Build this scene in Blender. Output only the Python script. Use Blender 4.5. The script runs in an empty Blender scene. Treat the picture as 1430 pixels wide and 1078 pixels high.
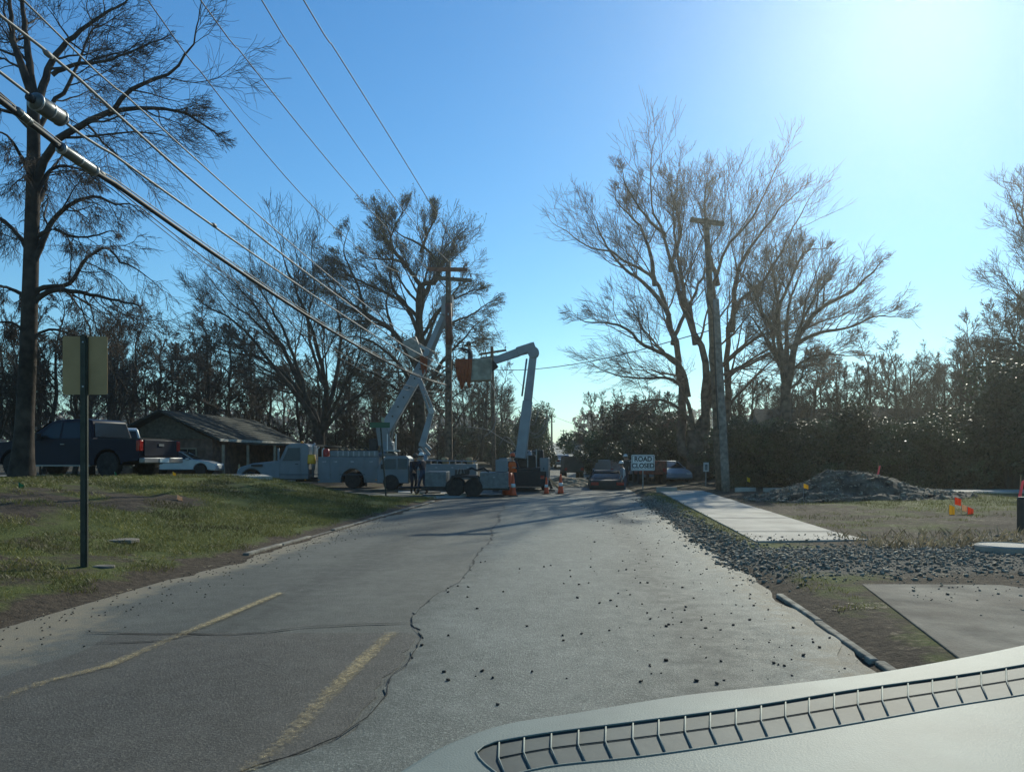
import bpy, bmesh, math, random
import numpy as np
from mathutils import Vector, Matrix
R = math.radians
F = 1122.0                      # focal length in photo pixels (photo is 1430 wide)
EYE = 1.6
sc = bpy.context.scene
COL = sc.collection
random.seed(7)
# ------------------------------------------------------------------ camera, sky, sun, exposure
cam_d = bpy.data.cameras.new('camera'); cam = bpy.data.objects.new('camera', cam_d); COL.objects.link(cam)
cam.location = (0, 0, EYE); cam.rotation_euler = (R(90), 0, 0)
cam_d.sensor_width = 36; cam_d.lens = 36 * F / 1430
cam_d.shift_y = (640 - 539) / 1430.0
cam_d.clip_start = 0.05; cam_d.clip_end = 6000
sc.camera = cam
SUN_AZ, SUN_EL = R(27), R(29)
w = bpy.data.worlds.new('World'); sc.world = w; w.use_nodes = True
wt = w.node_tree; wt.nodes.clear()
sky = wt.nodes.new('ShaderNodeTexSky'); sky.sky_type = 'NISHITA'; sky.sun_disc = False
sky.sun_elevation = SUN_EL; sky.sun_rotation = SUN_AZ
sky.air_density = 1.15; sky.dust_density = 0.04; sky.ozone_density = 2.6
bg = wt.nodes.new('ShaderNodeBackground'); bg.inputs[1].default_value = 0.085
wo = wt.nodes.new('ShaderNodeOutputWorld')
tint = wt.nodes.new('ShaderNodeMixRGB'); tint.blend_type = 'MULTIPLY'; tint.inputs[0].default_value = 1.0; tint.inputs[2].default_value = (0.76, 1.06, 1.17, 1)   # the camera's cool white balance, the same over the whole sky
hsv = wt.nodes.new('ShaderNodeHueSaturation'); hsv.inputs['Saturation'].default_value = 1.22
wt.links.new(sky.outputs[0], hsv.inputs['Color']); wt.links.new(hsv.outputs[0], tint.inputs[1]); wt.links.new(tint.outputs[0], bg.inputs[0]); wt.links.new(bg.outputs[0], wo.inputs[0])
sl = bpy.data.lights.new('sun', 'SUN'); sl.energy = 3.4; sl.angle = R(0.53); sl.color = (1.0, 0.97, 0.80)
so = bpy.data.objects.new('sun', sl); COL.objects.link(so)
sdir = Vector((math.sin(SUN_AZ) * math.cos(SUN_EL), math.cos(SUN_AZ) * math.cos(SUN_EL), math.sin(SUN_EL)))
so.rotation_euler = sdir.to_track_quat('Z', 'Y').to_euler(); so.location = (20, 30, 40)
sc.view_settings.view_transform = 'Standard'; sc.view_settings.look = 'None'
sc.view_settings.gamma = 1.0; sc.view_settings.exposure = 0.40
try: sc.view_settings.use_curve_mapping = False
except Exception: pass
sc.render.engine = 'CYCLES'
try:
    sc.cycles.use_denoising = True; sc.cycles.max_bounces = 6; sc.cycles.transparent_max_bounces = 12
except Exception: pass

# ------------------------------------------------------------------ helpers
def W(px, py, Y): return Vector(((px - 715) / F * Y, Y, EYE + (640 - py) / F * Y))
def smooth(t):
    t = np.clip(t, 0, 1); return t * t * (3 - 2 * t)
def vnoise(x, y, seed=0):
    """cheap value noise, numpy arrays"""
    x = np.asarray(x, float); y = np.asarray(y, float)
    xi = np.floor(x); yi = np.floor(y); fx = x - xi; fy = y - yi
    fx = fx * fx * (3 - 2 * fx); fy = fy * fy * (3 - 2 * fy)
    def h(a, b):
        v = np.sin(a * 127.1 + b * 311.7 + seed * 74.7) * 43758.5453
        return v - np.floor(v)
    return (h(xi, yi) * (1 - fx) + h(xi + 1, yi) * fx) * (1 - fy) + (h(xi, yi + 1) * (1 - fx) + h(xi + 1, yi + 1) * fx) * fy
VL, VR, SL = -5.45, 2.24, 0.0891
def bend(Y):
    Y = np.asarray(Y, float); return -5.5 * smooth((Y - 60) / 240)
def lat(x, Y): return x - SL * np.asarray(Y, float) - bend(Y)
def H(x, Y):
    x = np.asarray(x, float); Y = np.asarray(Y, float)
    v = lat(x, Y)
    far = 0.030 * np.clip(Y - 62, 0, 260) * smooth((Y - 62) / 30)
    sL = np.clip(VL - v - 0.15, 0, None); sR = np.clip(v - VR, 0, None)
    near = 1 - smooth((Y - 27.5) / 5.5)
    bankL = (0.08 * smooth(sL / 0.5) + 0.92 * smooth((sL - 0.2) / 6.6)) * near + 0.55 * smooth((Y - 46) / 5) * smooth(sL / 5)
    n = vnoise(x * 0.7, Y * 0.7, 1) - 0.5; n2 = vnoise(x * 2.6, Y * 2.6, 2) - 0.5
    bankL = bankL + (0.10 * n + 0.05 * n2) * smooth(sL / 1.6) * (Y < 60)
    bankR = 0.10 * smooth(sR / 0.5) + 0.18 * smooth((sR - 1) / 10)
    bankR = bankR + (0.07 * n + 0.05 * n2) * smooth((sR - 3.2) / 1.6) * (Y < 60)
    # rubble windrow across the end of the walk
    wy = 11.6 + 0.05 * (x - 3)
    bankR = bankR + 0.09 * np.exp(-((Y - wy) / 1.35) ** 2) * smooth((sR - 0.0) / 0.7)
    edge = np.exp(-((sR - 0.45) / 0.35) ** 2) * smooth((Y - 12) / 3) * (1 - smooth((Y - 30) / 4))
    bankR = bankR + 0.05 * edge
    return far + bankL + bankR
def Hs(x, Y): return float(H(np.array([x]), np.array([Y]))[0])

MATS = {}
def mat(name, col, rough=0.7, metal=0.0, var=0.18, scale=6.0, bump=0.15, bscale=None, col2=None, spec=0.4, objvar=False, dirt=0.0, coord='Object', trans=0.0, cov=None):
    if name in MATS: return MATS[name]
    m = bpy.data.materials.new(name); m.use_nodes = True; nt = m.node_tree; N = nt.nodes; L = nt.links
    b = N['Principled BSDF']; b.inputs['Roughness'].default_value = rough; b.inputs['Metallic'].default_value = metal
    b.inputs['Specular IOR Level'].default_value = spec
    tc = N.new('ShaderNodeTexCoord')
    nz = N.new('ShaderNodeTexNoise'); nz.inputs['Scale'].default_value = scale; nz.inputs['Detail'].default_value = 6
    L.new(tc.outputs[coord], nz.inputs['Vector'])
    cr = N.new('ShaderNodeValToRGB'); e = cr.color_ramp.elements
    c2 = col2 or tuple(c * (1 - 2.2 * var) for c in col); c1 = col if col2 else tuple(min(1, c * (1 + var)) for c in col)
    e[0].position = 0.32; e[0].color = (*c2, 1); e[1].position = 0.68; e[1].color = (*c1, 1)
    L.new(nz.outputs[0], cr.inputs[0]); out = cr.outputs[0]
    if objvar:
        oi = N.new('ShaderNodeObjectInfo'); hs = N.new('ShaderNodeHueSaturation')
        mr = N.new('ShaderNodeMapRange'); mr.inputs[3].default_value = 0.65; mr.inputs[4].default_value = 1.4
        mh = N.new('ShaderNodeMapRange'); mh.inputs[3].default_value = 0.46; mh.inputs[4].default_value = 0.53
        L.new(oi.outputs['Random'], mr.inputs[0]); L.new(oi.outputs['Random'], mh.inputs[0])
        L.new(mr.outputs[0], hs.inputs['Value']); L.new(mh.outputs[0], hs.inputs['Hue']); L.new(out, hs.inputs['Color']); out = hs.outputs[0]
    if dirt > 0:
        n2 = N.new('ShaderNodeTexNoise'); n2.inputs['Scale'].default_value = scale * 0.35; n2.inputs['Detail'].default_value = 8; n2.inputs['Roughness'].default_value = 0.7
        L.new(tc.outputs[coord], n2.inputs['Vector'])
        r2 = N.new('ShaderNodeMapRange'); r2.inputs[1].default_value = 0.45; r2.inputs[2].default_value = 0.75; r2.inputs[4].default_value = dirt
        L.new(n2.outputs[0], r2.inputs[0])
        mx = N.new('ShaderNodeMixRGB'); mx.inputs[2].default_value = (0.11, 0.085, 0.06, 1)
        L.new(r2.outputs[0], mx.inputs[0]); L.new(out, mx.inputs[1]); out = mx.outputs[0]
    L.new(out, b.inputs['Base Color'])
    if bump > 0:
        nb = N.new('ShaderNodeTexNoise'); nb.inputs['Scale'].default_value = bscale or scale * 4; nb.inputs['Detail'].default_value = 5
        L.new(tc.outputs[coord], nb.inputs['Vector'])
        bp = N.new('ShaderNodeBump'); bp.inputs['Strength'].default_value = bump; bp.inputs['Distance'].default_value = 0.02
        L.new(nb.outputs[0], bp.inputs['Height']); L.new(bp.outputs[0], b.inputs['Normal'])
    if trans > 0:
        tr = N.new('ShaderNodeBsdfTranslucent'); mxs = N.new('ShaderNodeMixShader'); mxs.inputs[0].default_value = trans
        L.new(out, tr.inputs[0]); o = N['Material Output']
        L.new(b.outputs[0], mxs.inputs[1]); L.new(tr.outputs[0], mxs.inputs[2]); L.new(mxs.outputs[0], o.inputs[0])
    MATS[name] = m; return m

class MB:
    def __init__(s): s.v = []; s.f = []; s.m = []; s.mi = 0
    def add(s, vs, fs):
        o = len(s.v); s.v += [tuple(v) for v in vs]
        for f in fs: s.f.append([i + o for i in f]); s.m.append(s.mi)
    def box(s, x0, x1, y0, y1, z0, z1, M=None):
        vs = [Vector((x, y, z)) for z in (z0, z1) for y in (y0, y1) for x in (x0, x1)]
        if M is not None: vs = [M @ v for v in vs]
        s.add(vs, [(0, 2, 3, 1), (4, 5, 7, 6), (0, 1, 5, 4), (1, 3, 7, 5), (3, 2, 6, 7), (2, 0, 4, 6)]); return s
    def tube(s, pts, rad, n=8, cap=True):
        pts = [Vector(p) for p in pts]; k = len(pts)
        if not hasattr(rad, '__len__'): rad = [rad] * k
        vs = []; 
        t0 = (pts[-1] - pts[0]).normalized(); ref = Vector((0, 0, 1)) if abs(t0.z) < 0.85 else Vector((1, 0, 0))
        for i, p in enumerate(pts):
            t = (pts[min(i + 1, k - 1)] - pts[max(i - 1, 0)])
            if t.length < 1e-9: t = t0
            t.normalize(); a = t.cross(ref)
            if a.length < 1e-6: a = t.cross(Vector((0, 1, 0)))
            a.normalize(); b = t.cross(a)
            for j in range(n):
                th = 2 * math.pi * j / n; vs.append(p + (a * math.cos(th) + b * math.sin(th)) * rad[i])
        fs = [(i * n + j, i * n + (j + 1) % n, (i + 1) * n + (j + 1) % n, (i + 1) * n + j) for i in range(k - 1) for j in range(n)]
        if cap: fs += [tuple(range(n))[::-1], tuple((k - 1) * n + j for j in range(n))]
        s.add(vs, fs); return s
    def lathe(s, prof, axis='z', n=20, at=(0, 0, 0)):
        """prof: list of (r, h)"""
        at = Vector(at); vs = []; k = len(prof)
        for r, h in prof:
            for j in range(n):
                c, q = r * math.cos(2 * math.pi * j / n), r * math.sin(2 * math.pi * j / n)
                vs.append(at + (Vector((c, q, h)) if axis == 'z' else Vector((c, h, q)) if axis == 'y' else Vector((h, c, q))))
        fs = [(i * n + j, i * n + (j + 1) % n, (i + 1) * n + (j + 1) % n, (i + 1) * n + j) for i in range(k - 1) for j in range(n)]
        fs += [tuple(range(n)), tuple((k - 1) * n + j for j in range(n))]
        s.add(vs, fs); return s
    def prism(s, prof, y0, y1, side=None):
        """prof (x,z) polygon extruded in y; side(z)->scale of y at that height"""
        n = len(prof); sd = side or (lambda z: 1.0)
        vs = [Vector((x, y0 * sd(z), z)) for x, z in prof] + [Vector((x, y1 * sd(z), z)) for x, z in prof]
        s.add(vs, [tuple(range(n)), tuple(range(2 * n - 1, n - 1, -1))] + [((i + 1) % n, i, n + i, n + (i + 1) % n) for i in range(n)]); return s
    def slab(s, poly, z0, z1):
        """poly (x,y) polygon extruded in z"""
        n = len(poly); vs = [Vector((x, y, z0)) for x, y in poly] + [Vector((x, y, z1)) for x, y in poly]
        s.add(vs, [tuple(range(n))[::-1], tuple(range(n, 2 * n))] + [(i, (i + 1) % n, n + (i + 1) % n, n + i) for i in range(n)]); return s
    def mesh(s, name, mats, sm=False):
        me = bpy.data.meshes.new(name); me.from_pydata(s.v, [], s.f)
        for m in (mats if isinstance(mats, (list, tuple)) else [mats]): me.materials.append(m)
        me.polygons.foreach_set('material_index', s.m)
        bm = bmesh.new(); bm.from_mesh(me); bmesh.ops.recalc_face_normals(bm, faces=bm.faces); bm.to_mesh(me); bm.free()
        if sm: me.polygons.foreach_set('use_smooth', [True] * len(me.polygons))
        return me
    def build(s, name, mats, parent=None, sm=False, bev=0.0, loc=None):
        o = bpy.data.objects.new(name, s.mesh(name, mats, sm)); COL.objects.link(o); o.parent = parent
        if loc is not None: o.location = loc
        if bev:
            b = o.modifiers.new('bevel', 'BEVEL'); b.width = bev; b.segments = 2; b.limit_method = 'ANGLE'; b.angle_limit = R(40)
            if sm is False:
                o.data.polygons.foreach_set('use_smooth', [True] * len(o.data.polygons)); o.data.set_sharp_from_angle(angle=R(35)) if hasattr(o.data, 'set_sharp_from_angle') else None
        return o
def fast(name, V, Fc, mats, parent=None, sm=False):
    """numpy mesh: V (n,3), Fc (m,k)"""
    me = bpy.data.meshes.new(name); V = np.ascontiguousarray(V, np.float32); Fc = np.ascontiguousarray(Fc, np.int32)
    m, k = Fc.shape
    me.vertices.add(len(V)); me.vertices.foreach_set('co', V.ravel())
    me.loops.add(m * k); me.loops.foreach_set('vertex_index', Fc.ravel())
    me.polygons.add(m); me.polygons.foreach_set('loop_start', np.arange(0, m * k, k, dtype=np.int32))
    if sm: me.polygons.foreach_set('use_smooth', np.ones(m, bool))
    me.update(calc_edges=True)
    for q in (mats if isinstance(mats, (list, tuple)) else [mats]): me.materials.append(q)
    o = bpy.data.objects.new(name, me); COL.objects.link(o); o.parent = parent; return o
def tag(o, label=None, cat=None, group=None, kind=None):
    if label: o['label'] = label
    if cat: o['category'] = cat
    if group: o['group'] = group
    if kind: o['kind'] = kind
    return o
def thing(name, loc, rz, label, cat, group=None):
    o = bpy.data.objects.new(name, None); COL.objects.link(o); o.location = loc; o.rotation_euler = (0, 0, rz)
    o.empty_display_size = 0.2
    return tag(o, label, cat, group)
def copy_tree(o, loc=None, rz=None, parent=None, label=None, s=None):
    c = o.copy(); COL.objects.link(c); c.parent = parent
    for ch in o.children: copy_tree(ch, parent=c)
    if loc is not None: c.location = loc
    if rz is not None: c.rotation_euler = (0, 0, rz)
    if label: c['label'] = label
    if s is not None: c.scale = (s, s, s) if not hasattr(s, '__len__') else s
    return c

# ------------------------------------------------------------------ materials
M_white = mat('white_paint', (0.17, 0.195, 0.205), 0.45, var=0.06, scale=2.0, bump=0.02, dirt=0.28)
M_boom = mat('boom_fibreglass', (0.25, 0.285, 0.305), 0.45, var=0.08, scale=1.5, bump=0.02, dirt=0.3)
M_blue = mat('dark_blue_paint', (0.004, 0.006, 0.018), 0.5, var=0.1, scale=2, bump=0.0, spec=0.18)
M_silver = mat('silver_paint', (0.36, 0.40, 0.42), 0.4, 0.3, var=0.05, scale=2, bump=0.0, dirt=0.1)
M_black = mat('black_trim', (0.018, 0.018, 0.018), 0.6, var=0.2, scale=8, bump=0.1)
M_tyre = mat('tyre_rubber', (0.02, 0.02, 0.02), 0.85, var=0.3, scale=12, bump=0.2, dirt=0.3)
M_rim = mat('rim_metal', (0.35, 0.35, 0.35), 0.4, 0.7, var=0.1, scale=6, bump=0.02, dirt=0.35)
M_chrome = mat('chrome', (0.22, 0.22, 0.22), 0.5, 0.8, var=0.05, scale=4, bump=0.0)
M_steel = mat('galvanised_steel', (0.33, 0.35, 0.36), 0.45, 0.7, var=0.12, scale=10, bump=0.05)
M_glass = mat('dark_glass', (0.012, 0.016, 0.018), 0.12, 0.0, var=0.02, scale=2, bump=0.0, spec=0.35)
M_red = mat('red_lens', (0.35, 0.015, 0.01), 0.25, var=0.1, bump=0.0)
M_amber = mat('amber_lens', (0.7, 0.25, 0.02), 0.25, var=0.1, bump=0.0)
M_yellow = mat('yellow_paint', (0.75, 0.38, 0.02), 0.5, var=0.1, scale=4, bump=0.02, dirt=0.2)
M_orange = mat('orange_vinyl', (0.42, 0.085, 0.02), 0.6, var=0.12, scale=5, bump=0.1, dirt=0.1, trans=0.25)
M_cone = mat('orange_cone_plastic', (0.72, 0.09, 0.02), 0.5, var=0.1, scale=6, bump=0.02, dirt=0.15)
M_wood = mat('weathered_pole_wood', (0.17, 0.115, 0.075), 0.85, var=0.3, scale=5, bump=0.5, bscale=18)
M_wood2 = mat('grey_pole_wood', (0.23, 0.205, 0.17), 0.85, var=0.25, scale=5, bump=0.4, bscale=18)
M_timber = mat('raw_timber', (0.42, 0.29, 0.15), 0.8, var=0.2, scale=6, bump=0.2)
M_porc = mat('porcelain', (0.16, 0.11, 0.09), 0.2, var=0.1, bump=0.0)
M_cable = mat('black_cable', (0.025, 0.025, 0.027), 0.6, var=0.1, bump=0.0, spec=0.3)
M_alum = mat('aluminium_wire', (0.22, 0.22, 0.21), 0.6, 0.2, var=0.1, bump=0.0)
M_spl = mat('splice_casing', (0.09, 0.10, 0.09), 0.35, var=0.15, bump=0.05, scale=9, spec=0.6)
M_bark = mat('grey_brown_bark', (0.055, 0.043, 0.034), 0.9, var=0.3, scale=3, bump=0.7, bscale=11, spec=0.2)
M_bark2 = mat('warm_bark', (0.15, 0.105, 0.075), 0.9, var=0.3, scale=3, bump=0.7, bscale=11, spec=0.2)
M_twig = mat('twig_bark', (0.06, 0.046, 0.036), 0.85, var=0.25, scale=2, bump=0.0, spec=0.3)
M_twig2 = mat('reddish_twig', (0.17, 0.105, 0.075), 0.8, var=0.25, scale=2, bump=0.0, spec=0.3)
M_bud = mat('bud_leaf', (0.16, 0.15, 0.05), 0.6, var=0.3, scale=3, bump=0.0, trans=0.35)
M_leaf = mat('evergreen_leaf', (0.062, 0.080, 0.034), 0.5, var=0.35, scale=1.3, bump=0.0, spec=0.5, objvar=True, trans=0.12)
M_leafb = mat('brown_leaf', (0.11, 0.062, 0.04), 0.6, var=0.35, scale=1.3, bump=0.0, spec=0.4, objvar=True, trans=0.15)
M_conc = mat('concrete', (0.40, 0.37, 0.31), 0.85, var=0.14, scale=1.4, bump=0.35, bscale=40, dirt=0.45)
M_brick = mat('brown_brick_wall', (0.17, 0.105, 0.075), 0.9, var=0.2, scale=3, bump=0.2)
M_stucco = mat('tan_siding', (0.30, 0.25, 0.18), 0.85, var=0.12, scale=3, bump=0.1)
M_roof = mat('grey_shingle_roof', (0.042, 0.048, 0.042), 0.95, var=0.2, scale=5, bump=0.4)
M_blade = mat('grass_blade', (0.165, 0.165, 0.045), 0.55, var=0.3, scale=0.6, bump=0.0, trans=0.35, coord='Object')
M_dry = mat('dry_blade', (0.36, 0.29, 0.17), 0.7, var=0.3, scale=1.5, bump=0.0, trans=0.2)
M_rub = mat('asphalt_rubble', (0.27, 0.25, 0.20), 0.95, var=0.36, scale=14, bump=0.3, spec=0.15)
M_peb = mat('dark_pebble', (0.055, 0.05, 0.042), 0.9, var=0.4, scale=9, bump=0.3)
M_signb = mat('sign_back_metal', (0.40, 0.27, 0.13), 0.95, 0.0, var=0.06, scale=3, bump=0.02, dirt=0.15)
M_signf = mat('sign_white_sheet', (0.75, 0.76, 0.72), 0.5, var=0.04, scale=3, bump=0.0, dirt=0.1)
M_green = mat('green_sign_sheet', (0.008, 0.09, 0.045), 0.4, var=0.06, bump=0.0)
M_ink = mat('black_ink', (0.015, 0.015, 0.015), 0.6, var=0.05, bump=0.0)
M_post = mat('green_post_steel', (0.045, 0.05, 0.035), 0.6, 0.3, var=0.15, scale=9, bump=0.05)
M_skin = mat('skin', (0.45, 0.26, 0.18), 0.55, var=0.08, bump=0.0)
M_navy = mat('navy_cloth', (0.02, 0.022, 0.035), 0.9, var=0.2, scale=10, bump=0.3)
M_denim = mat('denim_cloth', (0.05, 0.07, 0.11), 0.9, var=0.2, scale=10, bump=0.3)
M_boot = mat('boot_leather', (0.06, 0.035, 0.02), 0.6, var=0.2, bump=0.1)
M_vest = mat('orange_vest', (0.85, 0.14, 0.02), 0.7, var=0.08, scale=6, bump=0.2, trans=0.15)
M_hat = mat('white_hard_hat', (0.7, 0.7, 0.66), 0.35, var=0.05, bump=0.0)
M_brown = mat('brown_machine_paint', (0.06, 0.045, 0.035), 0.6, var=0.2, scale=3, bump=0.05, dirt=0.4)
M_fy = mat('yellow_flag_film', (0.85, 0.58, 0.03), 0.5, var=0.05, bump=0.0, trans=0.4)
M_fo = mat('orange_flag_film', (0.9, 0.16, 0.03), 0.5, var=0.05, bump=0.0, trans=0.4)
M_fp = mat('pink_ribbon', (0.85, 0.16, 0.18), 0.5, var=0.05, bump=0.0, trans=0.4)
M_fg = mat('green_flag_film', (0.02, 0.30, 0.14), 0.5, var=0.05, bump=0.0, trans=0.4)
M_fw = mat('pale_flag_film', (0.85, 0.62, 0.40), 0.5, var=0.05, bump=0.0, trans=0.4)

def ground_mat():
    m = bpy.data.materials.new('ground_turf_and_soil'); m.use_nodes = True; nt = m.node_tree; N = nt.nodes; L = nt.links
    b = N['Principled BSDF']; b.inputs['Roughness'].default_value = 0.95; b.inputs['Specular IOR Level'].default_value = 0.15
    at = N.new('ShaderNodeVertexColor'); at.layer_name = 'cover'
    sp = N.new('ShaderNodeSeparateColor'); L.new(at.outputs[0], sp.inputs[0])
    tc = N.new('ShaderNodeTexCoord')
    def noise(s, d=8, r=0.65):
        n = N.new('ShaderNodeTexNoise'); n.inputs['Scale'].default_value = s; n.inputs['Detail'].default_value = d; n.inputs['Roughness'].default_value = r
        L.new(tc.outputs['Object'], n.inputs['Vector']); return n.outputs[0]
    def rng(x, a, c, lo=0, hi=1):
        q = N.new('ShaderNodeMapRange'); q.inputs[1].default_value = a; q.inputs[2].default_value = c; q.inputs[3].default_value = lo; q.inputs[4].default_value = hi
        L.new(x, q.inputs[0]); return q.outputs[0]
    def math_(op, a, c):
        q = N.new('ShaderNodeMath'); q.operation = op
        for i, z in enumerate((a, c)):
            if isinstance(z, (int, float)): q.inputs[i].default_value = z
            else: L.new(z, q.inputs[i])
        return q.outputs[0]
    def mix(f, a, c):
        q = N.new('ShaderNodeMixRGB')
        L.new(f, q.inputs[0])
        for i, z in ((1, a), (2, c)):
            if isinstance(z, tuple): q.inputs[i].default_value = (*z, 1)
            else: L.new(z, q.inputs[i])
        return q.outputs[0]
    n1, n2, n3 = noise(1.6), noise(9.0), noise(38.0, 4)
    soil = mix(rng(n2, .35, .7), (0.040, 0.031, 0.022), (0.115, 0.088, 0.060))
    grass = mix(rng(n3, .35, .65), (0.055, 0.068, 0.018), (0.125, 0.140, 0.040))
    straw = mix(rng(n3, .3, .7), (0.15, 0.12, 0.075), (0.34, 0.285, 0.19))
    gf = rng(math_('ADD', sp.outputs[0], math_('MULTIPLY', math_('SUBTRACT', n1, 0.5), 1.3)), 0.38, 0.62)
    c = mix(gf, soil, grass)
    sf = rng(math_('ADD', sp.outputs[1], math_('MULTIPLY', math_('SUBTRACT', n2, 0.5), 1.5)), 0.42, 0.72)
    c = mix(sf, c, straw)
    kf = rng(math_('ADD', sp.outputs[2], math_('MULTIPLY', math_('SUBTRACT', n2, 0.5), 0.8)), 0.35, 0.6)
    c = mix(kf, c, mix(rng(n3, .3, .7), (0.07, 0.065, 0.053), (0.20, 0.185, 0.15)))
    L.new(c, b.inputs['Base Color'])
    bp = N.new('ShaderNodeBump'); bp.inputs['Strength'].default_value = 0.9; bp.inputs['Distance'].default_value = 0.05
    L.new(math_('ADD', n2, math_('MULTIPLY', n3, 0.6)), bp.inputs['Height']); L.new(bp.outputs[0], b.inputs['Normal'])
    return m
def asphalt_mat(name, lo, hi, sand=(0.25, 0.21, 0.14), rough=0.72):
    m = bpy.data.materials.new(name); m.use_nodes = True; nt = m.node_tree; N = nt.nodes; L = nt.links
    b = N['Principled BSDF']; b.inputs['Specular IOR Level'].default_value = 0.3
    tc = N.new('ShaderNodeTexCoord')
    def noise(s, d=6, r=0.6, st=None):
        n = N.new('ShaderNodeTexNoise'); n.inputs['Scale'].default_value = s; n.inputs['Detail'].default_value = d; n.inputs['Roughness'].default_value = r
        if st:
            mp = N.new('ShaderNodeMapping'); mp.inputs['Scale'].default_value = st; L.new(tc.outputs['Object'], mp.inputs[0]); L.new(mp.outputs[0], n.inputs['Vector'])
        else: L.new(tc.outputs['Object'], n.inputs['Vector'])
        return n.outputs[0]
    def rng(x, a, c, lo_=0, hi_=1):
        q = N.new('ShaderNodeMapRange'); q.inputs[1].default_value = a; q.inputs[2].default_value = c; q.inputs[3].default_value = lo_; q.inputs[4].default_value = hi_
        L.new(x, q.inputs[0]); return q.outputs[0]
    def mix(f, a, c, bt='MIX'):
        q = N.new('ShaderNodeMixRGB'); q.blend_type = bt
        if isinstance(f, float): q.inputs[0].default_value = f
        else: L.new(f, q.inputs[0])
        for i, z in ((1, a), (2, c)):
            if isinstance(z, tuple): q.inputs[i].default_value = (*z, 1)
            else: L.new(z, q.inputs[i])
        return q.outputs[0]
    big = noise(0.55, 6, 0.6, (1.0, 0.45, 1)); fine = noise(60, 4, 0.75); mid = noise(5, 8, 0.7); spk = noise(110, 2, 0.5)
    c = mix(rng(big, .35, .65), lo, hi)
    c = mix(rng(mid, .35, .7, 0, 0.35), c, tuple(x * 0.6 for x in lo))
    c = mix(rng(noise(1.7, 8, 0.7, (1, .35, 1)), .42, .66, 0, 0.5), c, tuple(x * 0.68 for x in lo))
    c = mix(rng(noise(0.9, 8, 0.72), .5, .68, 0, 0.35), c, tuple(x * 1.35 for x in hi))
    c = mix(rng(fine, .50, .68, 0, 0.85), c, tuple(min(1, x * 1.9) for x in hi))
    c = mix(rng(spk, .40, .30, 0, 0.85), c, tuple(x * 0.25 for x in lo))
    at = N.new('ShaderNodeVertexColor'); at.layer_name = 'cover'; sp = N.new('ShaderNodeSeparateColor'); L.new(at.outputs[0], sp.inputs[0])
    ad = N.new('ShaderNodeMath'); ad.operation = 'ADD'; L.new(sp.outputs[0], ad.inputs[0])
    m2 = N.new('ShaderNodeMath'); m2.operation = 'MULTIPLY_ADD'; m2.inputs[1].default_value = 1.4; m2.inputs[2].default_value = -0.7; L.new(mid, m2.inputs[0]); L.new(m2.outputs[0], ad.inputs[1])
    c = mix(rng(ad.outputs[0], .35, .75, 0, 0.85), c, sand)
    stn = N.new('ShaderNodeMath'); stn.operation = 'MULTIPLY'; L.new(sp.outputs[1], stn.inputs[0]); L.new(rng(mid, .25, .6, .3, 1), stn.inputs[1])
    c = mix(stn.outputs[0], c, tuple(x * 0.45 for x in lo))
    L.new(c, b.inputs['Base Color']); L.new(rng(mid, .3, .7, rough - 0.08, rough + 0.08), b.inputs['Roughness'])
    bp = N.new('ShaderNodeBump'); bp.inputs['Strength'].default_value = 0.8; bp.inputs['Distance'].default_value = 0.014
    L.new(fine, bp.inputs['Height']); L.new(bp.outputs[0], b.inputs['Normal'])
    return m
def paint_mat():
    m = bpy.data.materials.new('worn_yellow_road_paint'); m.use_nodes = True; nt = m.node_tree; N = nt.nodes; L = nt.links
    b = N['Principled BSDF']; b.inputs['Roughness'].default_value = 0.75
    tc = N.new('ShaderNodeTexCoord'); n = N.new('ShaderNodeTexNoise'); n.inputs['Scale'].default_value = 34; n.inputs['Detail'].default_value = 8; n.inputs['Roughness'].default_value = 0.75
    L.new(tc.outputs['Object'], n.inputs[0])
    cr = N.new('ShaderNodeValToRGB'); cr.color_ramp.elements[0].color = (0.27, 0.21, 0.10, 1); cr.color_ramp.elements[1].color = (0.45, 0.35, 0.17, 1)
    L.new(n.outputs[0], cr.inputs[0]); L.new(cr.outputs[0], b.inputs['Base Color'])
    at = N.new('ShaderNodeVertexColor'); at.layer_name = 'cover'; sp = N.new('ShaderNodeSeparateColor'); L.new(at.outputs[0], sp.inputs[0])
    ad = N.new('ShaderNodeMath'); ad.operation = 'ADD'; L.new(sp.outputs[0], ad.inputs[0])
    m2 = N.new('ShaderNodeMath'); m2.operation = 'MULTIPLY_ADD'; m2.inputs[1].default_value = 2.0; m2.inputs[2].default_value = -1.0; L.new(n.outputs[0], m2.inputs[0]); L.new(m2.outputs[0], ad.inputs[1])
    q = N.new('ShaderNodeMapRange'); q.inputs[1].default_value = 0.3; q.inputs[2].default_value = 0.9; q.inputs[4].default_value = 0.85; L.new(ad.outputs[0], q.inputs[0])
    L.new(q.outputs[0], b.inputs['Alpha'])
    return m
M_ground = ground_mat()
M_asph = asphalt_mat('old_asphalt', (0.066, 0.070, 0.057), (0.115, 0.116, 0.096))
M_asph2 = asphalt_mat('overlay_asphalt', (0.105, 0.116, 0.098), (0.160, 0.172, 0.148))
M_ypaint = paint_mat()

def set_cover(o, arr):
    me = o.data; ca = me.color_attributes.new('cover', 'FLOAT_COLOR', 'POINT')
    a = np.ones((len(me.vertices), 4), np.float32); a[:, :arr.shape[1]] = arr; ca.data.foreach_set('color', a.ravel())

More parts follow.
